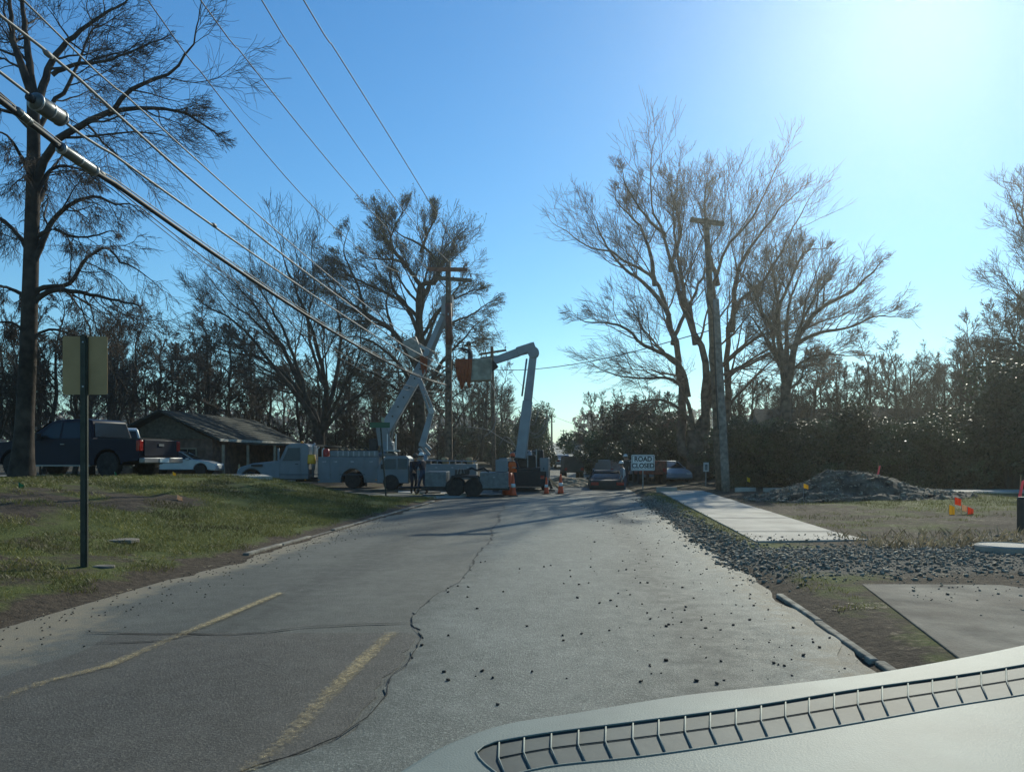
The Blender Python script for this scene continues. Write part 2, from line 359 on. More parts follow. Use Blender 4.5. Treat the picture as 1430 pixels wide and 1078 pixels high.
# ------------------------------------------------------------------ ground sheet
def grid(xs2d, ys2d, Z):
    r, c = xs2d.shape
    V = np.stack([xs2d.ravel(), ys2d.ravel(), Z.ravel()], 1)
    i = np.arange(r * c).reshape(r, c)
    Fc = np.stack([i[:-1, :-1].ravel(), i[:-1, 1:].ravel(), i[1:, 1:].ravel(), i[1:, :-1].ravel()], 1)
    return V, Fc
vs = np.concatenate([-np.geomspace(2600, 17, 26)[:-1], np.arange(-17, 14, 0.16), np.geomspace(14, 2600, 28)])
ys = np.concatenate([-np.geomspace(80, 6, 8)[:-1], np.arange(-6, 42, 0.2), np.geomspace(42, 3200, 60)])
VV, YY = np.meshgrid(vs, ys); XX = VV + SL * YY + bend(YY)
ZZ = H(XX, YY)
vlat = VV
inroad = (vlat > VL) & (vlat < VR)
ZZ = ZZ - 0.03 * inroad - 0.02 * ((YY > 33) & (YY < 46) & (vlat > -60) & (vlat < 45))
gV, gF = grid(XX, YY, ZZ)
ground = fast('ground', gV, gF, M_ground, sm=True); tag(ground, kind='structure')
def cover(x, Y):
    v = lat(x, Y); L_ = smooth((VL - v) / 0.8)
    Rr = smooth((v - VR) / 0.4)
    big = vnoise(x * 0.35, Y * 0.35, 5); b2 = vnoise(x * 0.9, Y * 0.9, 6)
    g = L_ * (0.72 + 0.5 * (big - 0.5))
    # bare brown band near the top of the left bank, and soil at far left
    s = VL - v
    g = g - 0.5 * np.exp(-((s - 4.6) / 1.3) ** 2) * (Y < 20) * smooth((b2 - .2) / .4) - 0.4 * smooth((s - 1.5) / 1.5) * (Y < 11)
    st = L_ * 0.33 * np.exp(-((s - 0.9) / 0.8) ** 2) * smooth((14 - Y) / 4 + 0.5)
    st = st + 0.30 * np.exp(-(s / 0.3) ** 2)
    # right side
    gr = Rr * (0.30 + 0.5 * (big - 0.5) + 0.35 * smooth((Y - 17) / 6) * smooth((v - 6) / 3))
    gr = gr + Rr * 0.35 * np.exp(-((v - VR - 0.9) / 0.7) ** 2)
    sr = Rr * (0.28 + 0.35 * (b2 - 0.5)) + Rr * 0.35 * np.exp(-((Y - 13.8) / 0.8) ** 2) * (v > 5)
    k = Rr * 1.1 * np.exp(-((Y - 11.5 - 0.05 * (x - 3)) / 1.5) ** 2) * smooth((v - VR + .1) / 0.3)
    k = k + 0.5 * np.exp(-((v - VR - 0.15) / 0.25) ** 2) * (Y > 12) * (Y < 36)
    far = smooth((Y - 34) / 4)
    g = (g + gr) * (1 - far) + far * 0.35; st = (st + sr) * (1 - far) + far * 0.30
    return np.stack([np.clip(g, 0, 1), np.clip(st, 0, 1), np.clip(k, 0, 1)], -1)
set_cover(ground, cover(gV[:, 0], gV[:, 1]))

# main road
def road_strip(name, ya, yb, vl, vr, dz, m, step=0.25, n=26, parent=None, sandL=0.0, sandR=0.0, base=None):
    ys_ = np.arange(ya, yb + 1e-6, step); t = np.linspace(0, 1, n)
    l = np.array([vl(y) for y in ys_]); r = np.array([vr(y) for y in ys_])
    V_ = l[:, None] * (1 - t) + r[:, None] * t; Y_ = np.repeat(ys_[:, None], n, 1); X_ = V_ + SL * Y_ + bend(Y_)
    far = 0.030 * np.clip(Y_ - 62, 0, 260) * smooth((Y_ - 62) / 30)
    Z_ = far + dz
    V, Fc = grid(X_, Y_, Z_); o = fast(name, V, Fc, m, parent, sm=True)
    dl = V_ - l[:, None]; dr = r[:, None] - V_
    s = sandL * np.exp(-(dl / (0.45 + 0.75 * smooth((9 - Y_) / 2))) ** 2) + sandR * np.exp(-(dr / 0.5) ** 2)
    st = 0.8 * np.exp(-((V_ - 0.95 - 0.1 * np.sin(Y_)) / 0.38) ** 2) * (name == 'asphalt_overlay') + 0.5 * np.exp(-(dl / 0.28) ** 2) * (name == 'asphalt_overlay') + (name == 'road') * 0.6 * np.exp(-((V_ + 3.4) / 0.4) ** 2)
    set_cover(o, np.stack([s.ravel(), st.ravel(), s.ravel() * 0], 1)); return o
def flL(y): return VL + 0.06 * math.sin(y * 1.7) + 0.06 * math.sin(y * 4.1 + 1) + 0.04 * math.sin(y * 9.3) + .12 * math.sin(y * .6) - (3.2 * max(0, (y - 27.5) / 6.0) ** 2 if y > 27.5 else 0)
def flR(y): return VR + 0.05 * math.sin(y * 1.9) + 0.04 * math.sin(y * 4.7) + (2.0 * max(0, (y - 30) / 4.0) ** 2 if y > 30 else 0)
road = road_strip('road', -8, 34, flL, flR, 0.0, M_asph, sandL=1.0, sandR=0.55); tag(road, kind='structure')
cross = MB(); 
xs_ = np.linspace(-60, 48, 60); yy_ = np.linspace(33.2, 44.5, 10); X2, Y2 = np.meshgrid(xs_, yy_)
V, Fc = grid(X2, Y2, X2 * 0 - 0.004); cs = fast('side_street', V, Fc, M_asph); tag(cs, kind='structure'); set_cover(cs, np.zeros((len(V), 3)))
fr = road_strip('road', 44.2, 420, lambda y: VL + 0.3, lambda y: VR - 0.3, 0.012, M_asph, step=4.0, n=8, sandL=0.9, sandR=0.9); tag(fr, kind='structure')
# newer overlay on the right-hand lane, its ragged seam wandering towards the centre
def seam(y):
    pts = [(-8, -2.2), (4.1, -1.65), (4.4, -1.44), (4.8, -1.31), (5.6, -1.42), (6.8, -1.43), (7.5, -1.50), (7.85, -1.68), (8.9, -1.70), (10.6, -1.65), (12.8, -1.68), (18, -2.0), (23.9, -2.45), (28.9, -2.8), (33.4, -2.9)]
    for (a, va), (b, vb) in zip(pts, pts[1:]):
        if y <= b: return va + (vb - va) * (y - a) / (b - a) + 0.022 * math.sin(y * 7.3) + 0.018 * math.sin(y * 17.7 + 1) + 0.05 * math.sin(y * 1.3)
    return pts[-1][1]
ov = road_strip('asphalt_overlay', -8, 33.4, seam, lambda y: flR(y) - 0.12 - 0.05 * math.sin(y * 3.3), 0.010, M_asph2, step=0.12, n=20, sandR=0.55); tag(ov, kind='structure')
# thin patch at the near left, darker pavement between the crack and the bonnet
pt = road_strip('asphalt_patch', 3.0, 7.35, lambda y: VL + 1.25 + 0.05 * math.sin(y * 5), lambda y: seam(y) - 0.06, 0.005,
                asphalt_mat('dark_patch_asphalt', (0.056, 0.053, 0.043), (0.092, 0.086, 0.070)), step=0.15, n=14); tag(pt, kind='structure')
# cracks: thin dark jagged ribbons
M_crack = mat('crack_fill', (0.012, 0.012, 0.011), 0.95, var=0.2, bump=0.2)
def crack(pts, wd, dz, parent, name='crack'):
    rr = random.Random(len(pts) * 31 + int(pts[0][0])); P = []
    for (a, b) in zip(pts, pts[1:]):
        A = Vector(a); B = Vector(b); n = max(2, int((B - A).length / 0.12))
        for i in range(n): P.append(A.lerp(B, i / n) + Vector((rr.uniform(-.008, .008), rr.uniform(-.012, .012))))
    P.append(Vector(pts[-1])); vs_, fs_ = [], []
    for i, p in enumerate(P):
        t = (P[min(i + 1, len(P) - 1)] - P[max(0, i - 1)]).normalized(); nrm = Vector((-t.y, t.x)); q = wd * rr.uniform(0.35, 1.2) * (0.3 if i in (0, len(P) - 1) else 1)
        vs_ += [(p.x + nrm.x * q, p.y + nrm.y * q, dz), (p.x - nrm.x * q, p.y - nrm.y * q, dz)]
    for i in range(len(P) - 1): fs_.append((2 * i, 2 * i + 1, 2 * i + 3, 2 * i + 2))
    m = MB(); m.add(vs_, fs_); return m.build(name, M_crack, parent)
def G(px, py, z=0.0):
    Y = (EYE - z) * F / (py - 640); return ((px - 715) / F * Y, Y)
crack([G(120, 884), G(200, 886), G(265, 886), G(320, 888), G(370, 884), G(420, 877), G(480, 874), G(530, 872), G(585, 871)], 0.016, 0.0135, road)
crack([G(110, 900), G(160, 899), G(230, 896), G(275, 886)], 0.012, 0.0135, road)
crack([(seam(y) + SL * y, y) for y in np.arange(3.6, 33, 0.45)], 0.0045, 0.0145, ov)
# worn yellow centre paint
def stripe(pts, wd, dz, cov, name='yellow_line'):
    vs_, cv = [], []; n = 10; rows = []
    P = []
    for (a, b), (c0, c1) in zip(zip(pts, pts[1:]), zip(cov, cov[1:])):
        for i in range(14): t = i / 14; P.append((a[0] + (b[0] - a[0]) * t, a[1] + (b[1] - a[1]) * t, c0 + (c1 - c0) * t))
    P.append((*pts[-1], cov[-1]))
    for i, (x, y, c) in enumerate(P):
        for j in range(7):
            u = j / 6 * 2 - 1; vs_.append((x + u * wd, y, dz)); cv.append((c * (1 - 0.75 * abs(u) ** 2), 0, 0))
    fs_ = [(i * 7 + j, i * 7 + j + 1, (i + 1) * 7 + j + 1, (i + 1) * 7 + j) for i in range(len(P) - 1) for j in range(6)]
    o = fast(name, np.array(vs_), np.array(fs_), M_ypaint, road); set_cover(o, np.array(cv)); return o
stripe([G(-60, 1000), G(60, 955), G(150, 932), G(235, 895), G(310, 864), G(392, 829)], 0.075, 0.0165, [.25, .5, .7, .45, .8, .75])
stripe([G(330, 1090), G(400, 1035), G(455, 975), G(500, 930), G(548, 884)], 0.085, 0.0165, [.35, .45, .55, .75, .5])
# kerb stones, left (half buried) and right
def kerb_run(ya, yb, v, L_, wd, h, col, sink, label):
    k = thing('kerb', (v + SL * ya, ya, 0), 0, label, 'kerb'); y = ya; i = 0; rr = random.Random(int(ya * 10))
    while y < yb:
        x0 = v + SL * y - (v + SL * ya); b = MB(); rot = Matrix.Translation((x0 + rr.uniform(-.02, .02), y - ya, 0)) @ Matrix.Rotation(-math.atan(SL) + rr.uniform(-.01, .01), 4, 'Z')
        b.box(-wd, wd, 0.006, L_ - 0.012, -0.15, h + rr.uniform(-sink, sink), rot)
        b.build('kerb_stone', mat('worn_kerb', (0.31, 0.29, 0.23), 0.95, var=0.3, scale=5, bump=0.7, bscale=25, dirt=0.7) if v > 0 else mat('dirty_kerb', (0.24, 0.22, 0.175), 0.9, var=0.3, scale=4, bump=0.6, bscale=25, dirt=0.9), k, bev=0.015); y += L_; i += 1
    return k
kerb_run(13.2, 28.5, VL - 0.1, 1.5, 0.055, 0.03, None, 0.02, 'pale half buried concrete kerb at the foot of the left grass bank')
kerb_run(3.2, 9.4, VR + 0.06, 1.55, 0.04, 0.02, None, 0.008, 'straight concrete kerb beside the bare soil at the near right')
# sidewalk slabs
wk = thing('sidewalk', (6.5, 25, 0), 0, 'pale concrete pavement running beside the right edge of the road', 'pavement'); wk['kind'] = 'structure'
del wk['category'], wk['label']
y = 14.2; rr = random.Random(3)
def wl(y): return 4.32 + (y - 14.4) * 0.105
def wr(y): return 6.25 + (y - 14.4) * 0.108
while y < 36.5:
    y1 = min(36.5, y + 1.83); zt = 0.145 + rr.uniform(-.008, .008)
    if y < 14.5: pl = [(wl(y), y), (wr(y) + .2, y + .3), (wr(y1), y1 - .01), (wl(y1), y1 - .01)]
    else: pl = [(wl(y), y + .014), (wr(y), y + .014), (wr(y1), y1 - .014), (wl(y1), y1 - .014)]
    b = MB(); b.slab([(px_ - 6.5, py_ - 25) for px_, py_ in pl], 0.0, zt); b.build('paving_slab', M_conc, wk, bev=0.008); y = y1
# concrete driveway apron with slab joints; near part added for pale windscreen reflection
ap = thing('driveway', (7, 7, 0), 0, 'x', 'x'); del ap['category'], ap['label']; ap['kind'] = 'structure'
for i, (xa, xb) in enumerate(((0, 3.0), (3.0, 6.0), (6.0, 9.5))):
    def le(yy): return 2.75 + (yy - 3.5) * 0.23
    b = MB(); b.slab([(le(3.2) + xa + .008 - 7, 3.2 - 7), (le(3.2) + xb - .008 - 7, 3.2 - 7), (le(9.5) + xb - .008 - 7, 9.4 - 7), (le(9.5) + xa + .008 - 7, 9.5 - 7)], 0.02, 0.118)
    b.build('concrete_slab', mat('dirty_concrete', (0.20, 0.182, 0.142), 0.95, var=0.3, scale=1.8, bump=0.6, bscale=35, dirt=0.85), ap, bev=0.008)
# pale side street on the right
b = MB(); b.slab([(15.6, 30.6), (60, 27.0), (60, 30.2), (17.0, 33.0)], 0.1, 0.33); o = b.build('access_road', M_conc); tag(o, kind='structure')
# house driveway on the left
b = MB(); b.slab([(-12.6, 24.6), (-8.2, 27.5), (-9.6, 31), (-15, 31), (-24, 27), (-24, 24.2)], 0.6, 0.985); o = b.build('driveway', M_conc); tag(o, kind='structure')
b = MB(); b.slab([(-26, 45.5), (-15, 45.5), (-15, 54), (-26, 54)], 0.1, 0.58); o = b.build('driveway', M_conc); tag(o, kind='structure')
# pale walk fragments beyond the left kerb
for pl in ([(590, 690), (620, 688), (650, 694), (600, 697)], [(556, 686), (580, 686), (576, 689), (556, 688)]):
    P = [G(a, b_) for a, b_ in pl]; b = MB(); b.slab(P, -0.05, 0.035); o = b.build('path', M_conc); tag(o, kind='structure')

# ------------------------------------------------------------------ grass, litter, rubble
rng = np.random.default_rng(11)
def blades(name, n, xr, yr, mask, h, wd, m, lean=0.5, dz=0.0, flat=False, power=1.6):
    t = rng.random(n) ** power; Y = yr[0] + (yr[1] - yr[0]) * t; x = xr[0] + (xr[1] - xr[0]) * rng.random(n) + SL * Y
    k = mask(x, Y) > rng.random(n); x = x[k]; Y = Y[k]; n = len(x); z = H(x, Y) + dz
    az = rng.random(n) * 6.283; hh = h * (0.5 + rng.random(n)) * (1 + 0.02 * Y); ww = wd * (0.6 + 0.8 * rng.random(n)) * (1 + 0.03 * Y)
    d = np.stack([np.cos(az), np.sin(az), 0 * az], 1); pdir = np.stack([-np.sin(az), np.cos(az), 0 * az], 1)
    base = np.stack([x, Y, z - 0.005], 1)
    up = np.array([[0, 0, 1.0]]) * (0.06 if flat else 1.0)
    ln = (lean * rng.random(n))[:, None] if not flat else 1.0
    p0 = base - pdir * ww[:, None] / 2; p1 = base + pdir * ww[:, None] / 2
    mid = base + (up * 0.6 + d * ln * 0.35) * hh[:, None]; p2 = mid - pdir * ww[:, None] * .35; p3 = mid + pdir * ww[:, None] * .35
    p4 = base + (up + d * ln) * hh[:, None]
    V = np.stack([p0, p1, mid, p4], 1).reshape(-1, 3); i = np.arange(n) * 4
    Fc = np.stack([i, i + 1, i + 3, i + 2], 1)
    return fast(name, V, Fc, m)
def mg(x, Y): c = cover(x, Y); return smooth((c[:, 0] + 0.9 * (vnoise(x * 1.6, Y * 1.6, 9) - .5) - .35) / .3) * (1 - c[:, 2])
o = blades('grass', 190000, (-17, VL + 0.08), (6.5, 33), mg, 0.045, 0.007, M_blade, 0.9); tag(o, 'short green grass growing over the left bank', 'grass', kind='stuff')
o = blades('grass', 60000, (VR + 0.3, 15), (8, 33), lambda x, Y: mg(x, Y) * ((x < wl(Y)) | (x > wr(Y))), 0.04, 0.007, M_blade, 0.9); tag(o, 'thin green grass among the soil right of the road', 'grass', kind='stuff')
def ms(x, Y):
    c = cover(x, Y); return smooth((c[:, 1] + 1.2 * (vnoise(x * 2.2, Y * 2.2, 4) - .5) - .25) / .5) * (1 - 0.6 * c[:, 2])
o = blades('dry_litter', 60000, (-16, VL - 0.02), (6.5, 26), ms, 0.055, 0.016, M_dry, 1.0, 0.02, True); tag(o, 'pale straw and leaf litter on the left bank', 'litter', kind='stuff')
o = blades('dry_litter', 26000, (VR + 0.2, 15), (8, 30), lambda x, Y: ms(x, Y) * ((x < wl(Y)) | (x > wr(Y)) | (Y < 14)), 0.045, 0.010, M_dry, 1.0, 0.012, True); tag(o, 'pale straw litter on the soil right of the road', 'litter', kind='stuff')
o = blades('dry_grass', 2600, (4.6, 14), (12.6, 15.2), lambda x, Y: 0.8 + 0 * x, 0.10, 0.010, M_dry, 1.1); tag(o, 'dry pale grass tufts beyond the rubble strip', 'grass', kind='stuff')
cube = np.array([[x, y, z] for z in (-1, 1) for y in (-1, 1) for x in (-1, 1)], float)
cf = np.array([(0, 2, 3, 1), (4, 5, 7, 6), (0, 1, 5, 4), (1, 3, 7, 5), (3, 2, 6, 7), (2, 0, 4, 6)])
def chunks(name, x, Y, size, m, z=None, flat=0.6):
    n = len(x); s = np.minimum(size * np.exp(0.6 * rng.standard_normal(n)), size * 3.0) if not hasattr(size, '__len__') else size
    z = H(x, Y) if z is None else z
    c = cube[None] * (1 + 0.9 * (rng.random((n, 8, 3)) - .5)); c = c * np.stack([s, s * (0.6 + .5 * rng.random(n)), s * flat], 1)[:, None, :] * 0.5
    q = rng.random(n) * 6.283; cq, sq = np.cos(q)[:, None], np.sin(q)[:, None]
    tl = (rng.random(n) - .5)[:, None] * 1.0
    X_ = c[..., 0] * cq - c[..., 1] * sq; Y_ = c[..., 0] * sq + c[..., 1] * cq; Z_ = c[..., 2] + tl * X_ * 0.6
    V = np.stack([X_ + x[:, None], Y_ + Y[:, None], Z_ + (z + s * 0.15)[:, None]], -1).reshape(-1, 3)
    Fc = (cf[None] + (np.arange(n) * 8)[:, None, None]).reshape(-1, 4)
    return fast(name, V, Fc, m)
n = 15000; x = 2.7 + SL * 0 + rng.random(n) * 10.5; Y = 11.55 + 0.05 * (x - 3) + rng.standard_normal(n) * 0.85
k = (Y > 9.45) & (Y < 14.6) & (x > lat(0, 0) + VR + SL * Y - 0.25 + 0.5 * rng.random(n)); x, Y = x[k], Y[k]
o = chunks('rubble', x, Y, 0.017, M_rub, flat=.8); tag(o, 'strip of broken dark asphalt rubble across the end of the pavement', 'rubble', kind='stuff')
n = 260; x = 4.3 + rng.random(n) * 6; Y = 6.2 + 3.3 * rng.random(n) ** .4
o = chunks('rubble', x, Y, 0.012, M_rub, z=np.maximum(H(x, Y), .120)); tag(o, 'fine gravel crumbs spilled on the driveway slab', 'rubble', kind='stuff')
n = 700; x = 3.6 + rng.random(n) * 6; Y = 13.9 + rng.standard_normal(n) * 0.9; k = (Y > 9.5) & (Y < 18); x, Y = x[k], Y[k]
o = chunks('rubble', x, Y, 0.016, M_rub, z=np.maximum(H(x, Y), 0.146 * ((x > wl(Y)) & (x < wr(Y)) & (Y > 14.2)))); tag(o, 'stray rubble bits spilled over the near end of the pavement', 'rubble', kind='stuff')
n = 4200; Y = 12 + 20 * rng.random(n) ** 1.3; x = VR + 0.22 + rng.standard_normal(n) * 0.20 + SL * Y
o = chunks('rubble', x, Y, 0.020, M_rub, flat=.8); tag(o, 'loose dark rubble lying along the right road edge', 'rubble', kind='stuff')
n = 320; Y = 4.5 + 22 * rng.random(n) ** 1.2; v = VR - np.abs(rng.standard_normal(n)) * 1.2; k = v > -1.0; Y, v = Y[k], v[k]
o = chunks('loose_stones', v + SL * Y, Y, 0.0085 * (1 + Y / 24) * np.exp(.4 * rng.standard_normal(len(Y))), M_peb, z=0 * Y + 0.012); tag(o, 'small dark stones scattered over the right lane', 'stones', kind='stuff')
n = 420; Y = 5 + 16 * rng.random(n); v = VL - .05 + np.abs(rng.standard_normal(n)) * 0.5
o = chunks('loose_stones', v + SL * Y, Y, 0.014 + 0 * Y, M_peb, z=0 * Y + 0.008); tag(o, 'small stones and soil crumbs along the left road edge', 'stones', kind='stuff')
n = 70; Y = 4.5 + 8 * rng.random(n); x = -1.0 + 3.8 * rng.random(n)
o = chunks('loose_stones', x, Y, 0.018 + 0.006 * rng.random(n), M_peb, z=0 * Y + 0.015); tag(o, 'few larger dark stones in the middle of the near lane', 'stones', kind='stuff')
# mound of dug asphalt and soil on the right
def mound(cx, cy, rx, ry, h, tail, seed):
    t = np.linspace(-1.25, 1.25, 90); U, T = np.meshgrid(t, t); r2 = U ** 2 + T ** 2
    z = h * np.exp(-r2 * 2.1) * (0.75 + 0.5 * vnoise(U * 3 + 9, T * 3, seed)) + 0.13 * h * (vnoise(U * 9, T * 9, seed + 1) - .5) + 0.08 * h * (vnoise(U * 22, T * 22, seed + 2) - .5)
    X_ = cx + U * rx + tail * np.clip(U, 0, 2) * rx; Y_ = cy + T * ry
    Z = H(X_, Y_) + z - 0.07 * h - 0.10 * (r2 > 1.1)
    return grid(X_, Y_, Z)
V, Fc = mound(11.0, 27.8, 2.8, 1.9, 0.92, 0.7, 3)
md = fast('rubble_mound', V, Fc, mat('mound_soil', (0.11, 0.095, 0.068), 0.95, var=0.45, scale=2.5, bump=1.0, bscale=12), sm=True)
tag(md, 'large dark mound of dug asphalt rubble beside the pavement', 'rubble mound', kind='stuff')
k = rng.integers(0, len(V), 3600); P = V[k]; ok = P[:, 2] > H(P[:, 0], P[:, 1]) + 0.05; P = P[ok]
o = chunks('mound_lumps', P[:, 0] + rng.normal(0, .03, len(P)), P[:, 1], 0.036, M_rub, z=P[:, 2]); o.parent = md; o['kind'] = 'stuff'
V, Fc = mound(3.4, 46.5, 2.0, 1.6, .62, 0.0, 8)
o = fast('straw_mound', V, Fc, mat('straw_soil', (0.33, 0.26, 0.16), 0.95, var=0.35, scale=3, bump=1.0, bscale=14), sm=True); tag(o, 'straw covered heap of earth in the closed road', 'earth heap', kind='stuff')

# ------------------------------------------------------------------ reflection in the windscreen, shaped as an opaque pale panel with a grille
ZD = 1.30
def D(px, py, z=ZD): Y = (EYE - z) * F / (py - 640); return ((px - 715) / F * Y, Y)
def crv(pts, n=8):
    out = []
    P = [pts[0]] + pts + [pts[-1]]
    for i in range(1, len(P) - 2):
        for j in range(n):
            t = j / n; a, b, c, d = P[i - 1], P[i], P[i + 1], P[i + 2]
            out.append(tuple(0.5 * ((2 * b[q]) + (c[q] - a[q]) * t + (2 * a[q] - 5 * b[q] + 4 * c[q] - d[q]) * t * t + (3 * b[q] - a[q] - 3 * c[q] + d[q]) * t ** 3) for q in range(2)))
    out.append(pts[-1]); return out
dash_refl = thing('windscreen_reflection', (0.4, 1.0, 0.0), 0, 'solid pale stand-in for the windscreen reflection of a ribbed defroster grille, lower right corner', 'windscreen_reflection')
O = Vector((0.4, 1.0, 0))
M_refl_pale = mat('pale_reflection_tone', (0.165, 0.20, 0.175), 0.65, var=0.12, scale=7, bump=0.12, bscale=420)  # reflected light put into the base colour of a solid
M_refl_dark = mat('dark_reflection_tone', (0.066, 0.083, 0.075), 0.7, var=0.25, scale=5, bump=0.05)
def loc(p, z): return (p[0] - O.x, p[1] - O.y, z)
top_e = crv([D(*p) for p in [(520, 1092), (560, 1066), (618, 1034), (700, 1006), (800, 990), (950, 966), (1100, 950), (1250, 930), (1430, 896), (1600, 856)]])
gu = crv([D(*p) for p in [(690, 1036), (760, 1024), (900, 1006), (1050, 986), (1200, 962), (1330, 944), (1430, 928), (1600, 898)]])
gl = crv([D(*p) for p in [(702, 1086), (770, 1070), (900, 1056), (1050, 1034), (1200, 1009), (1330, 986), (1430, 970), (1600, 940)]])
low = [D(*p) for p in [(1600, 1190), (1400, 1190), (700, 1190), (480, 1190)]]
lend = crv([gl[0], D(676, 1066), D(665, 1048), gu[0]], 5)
def ribbon(mb, A, B, za, zb):
    n = min(len(A), len(B)); vs_ = [loc(A[i], za) for i in range(n)] + [loc(B[i], zb) for i in range(n)]
    mb.add(vs_, [(i, i + 1, n + i + 1, n + i) for i in range(n - 1)])
def resamp(P, n):
    P = [Vector(p) for p in P]; d = [0]
    for a, b_ in zip(P, P[1:]): d.append(d[-1] + (b_ - a).length)
    out = []
    for i in range(n):
        t = d[-1] * i / (n - 1); k_ = 0
        while k_ < len(P) - 2 and d[k_ + 1] < t: k_ += 1
        out.append(tuple(P[k_].lerp(P[k_ + 1], (t - d[k_]) / max(1e-9, d[k_ + 1] - d[k_]))))
    return out
NR = 90
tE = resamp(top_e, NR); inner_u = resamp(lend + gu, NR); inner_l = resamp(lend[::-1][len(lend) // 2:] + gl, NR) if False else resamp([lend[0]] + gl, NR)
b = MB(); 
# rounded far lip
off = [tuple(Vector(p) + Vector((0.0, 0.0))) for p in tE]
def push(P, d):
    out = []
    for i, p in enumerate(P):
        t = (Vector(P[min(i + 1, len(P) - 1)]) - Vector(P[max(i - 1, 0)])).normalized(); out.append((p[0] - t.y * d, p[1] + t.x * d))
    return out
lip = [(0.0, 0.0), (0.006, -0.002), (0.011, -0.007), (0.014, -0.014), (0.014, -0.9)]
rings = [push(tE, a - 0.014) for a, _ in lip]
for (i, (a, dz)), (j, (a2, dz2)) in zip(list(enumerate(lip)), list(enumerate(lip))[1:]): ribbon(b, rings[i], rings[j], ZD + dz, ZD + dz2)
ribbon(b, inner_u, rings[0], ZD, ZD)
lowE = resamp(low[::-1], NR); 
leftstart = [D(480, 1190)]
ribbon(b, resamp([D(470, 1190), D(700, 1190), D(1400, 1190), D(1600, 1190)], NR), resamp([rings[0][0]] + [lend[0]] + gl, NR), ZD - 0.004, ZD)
b.build('reflected_dash_top', M_refl_pale, dash_refl, sm=True)
# rim, recess, cross ribs and lengthwise rib of the reflected grille
b = MB(); rim = [loc(p, ZD + 0.0003) for p in (resamp(lend + gu, 70))]; b.tube(rim, 0.0013, 6); b.tube([loc(p, ZD + 0.0003) for p in resamp([lend[0]] + gl, 60)], 0.0013, 6); b.build('reflected_grille_rim', M_refl_pale, dash_refl, sm=True)
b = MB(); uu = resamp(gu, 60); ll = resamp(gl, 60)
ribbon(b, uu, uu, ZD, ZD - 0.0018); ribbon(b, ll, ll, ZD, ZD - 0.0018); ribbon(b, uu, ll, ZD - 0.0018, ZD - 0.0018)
b.add([loc(p, ZD - 0.0016) for p in lend], [tuple(range(len(lend)))]); b.build('reflected_duct', M_refl_dark, dash_refl)
def at_px(P, px, z=ZD):
    for a, c in zip(P, P[1:]):
        pa = 715 + a[0] / a[1] * F; pc = 715 + c[0] / c[1] * F
        if pa <= px <= pc: t = (px - pa) / (pc - pa); return (a[0] + (c[0] - a[0]) * t, a[1] + (c[1] - a[1]) * t)
    return P[-1]
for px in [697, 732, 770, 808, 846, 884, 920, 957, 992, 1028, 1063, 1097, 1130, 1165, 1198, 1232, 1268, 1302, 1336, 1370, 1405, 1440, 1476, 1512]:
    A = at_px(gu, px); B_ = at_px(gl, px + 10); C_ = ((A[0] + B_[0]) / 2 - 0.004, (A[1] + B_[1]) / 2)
    b = MB(); b.tube([loc(A, ZD - 0.0006), loc(C_, ZD + 0.0004), loc(B_, ZD - 0.0006)], 0.0011, 5); b.build('reflected_grille_rib', M_refl_pale, dash_refl, sm=True)
b = MB(); mid_ = [((p[0] * .55 + q[0] * .45), (p[1] * .55 + q[1] * .45)) for p, q in zip(uu, ll)]; b.tube([loc(p, ZD - 0.0008) for p in mid_], 0.0008, 5); b.build('reflected_long_rib', M_refl_dark, dash_refl, sm=True)

# ------------------------------------------------------------------ trees
def unit(a): return a / np.maximum(1e-9, np.linalg.norm(a, axis=-1, keepdims=True))
def tubes(P, Rd, s):
    N_, K, _ = P.shape; T = np.gradient(P, axis=1); T = unit(T)
    ref = np.where(np.abs(T[:, :1, 2:3]) < 0.8, np.array([[[0, 0, 1.0]]]), np.array([[[1.0, 0, 0]]]))
    ref = np.broadcast_to(ref, P.shape); A = unit(np.cross(T, ref)); B = np.cross(T, A)
    th = np.arange(s) * 2 * np.pi / s
    V = P[:, :, None] + (A[:, :, None] * np.cos(th)[None, None, :, None] + B[:, :, None] * np.sin(th)[None, None, :, None]) * Rd[:, :, None, None]
    idx = np.arange(N_ * K * s).reshape(N_, K, s); a = idx[:, :-1]; c = idx[:, 1:]
    Fc = np.stack([a, np.roll(a, -1, 2), np.roll(c, -1, 2), c], -1).reshape(-1, 4)
    return V.reshape(-1, 3), Fc
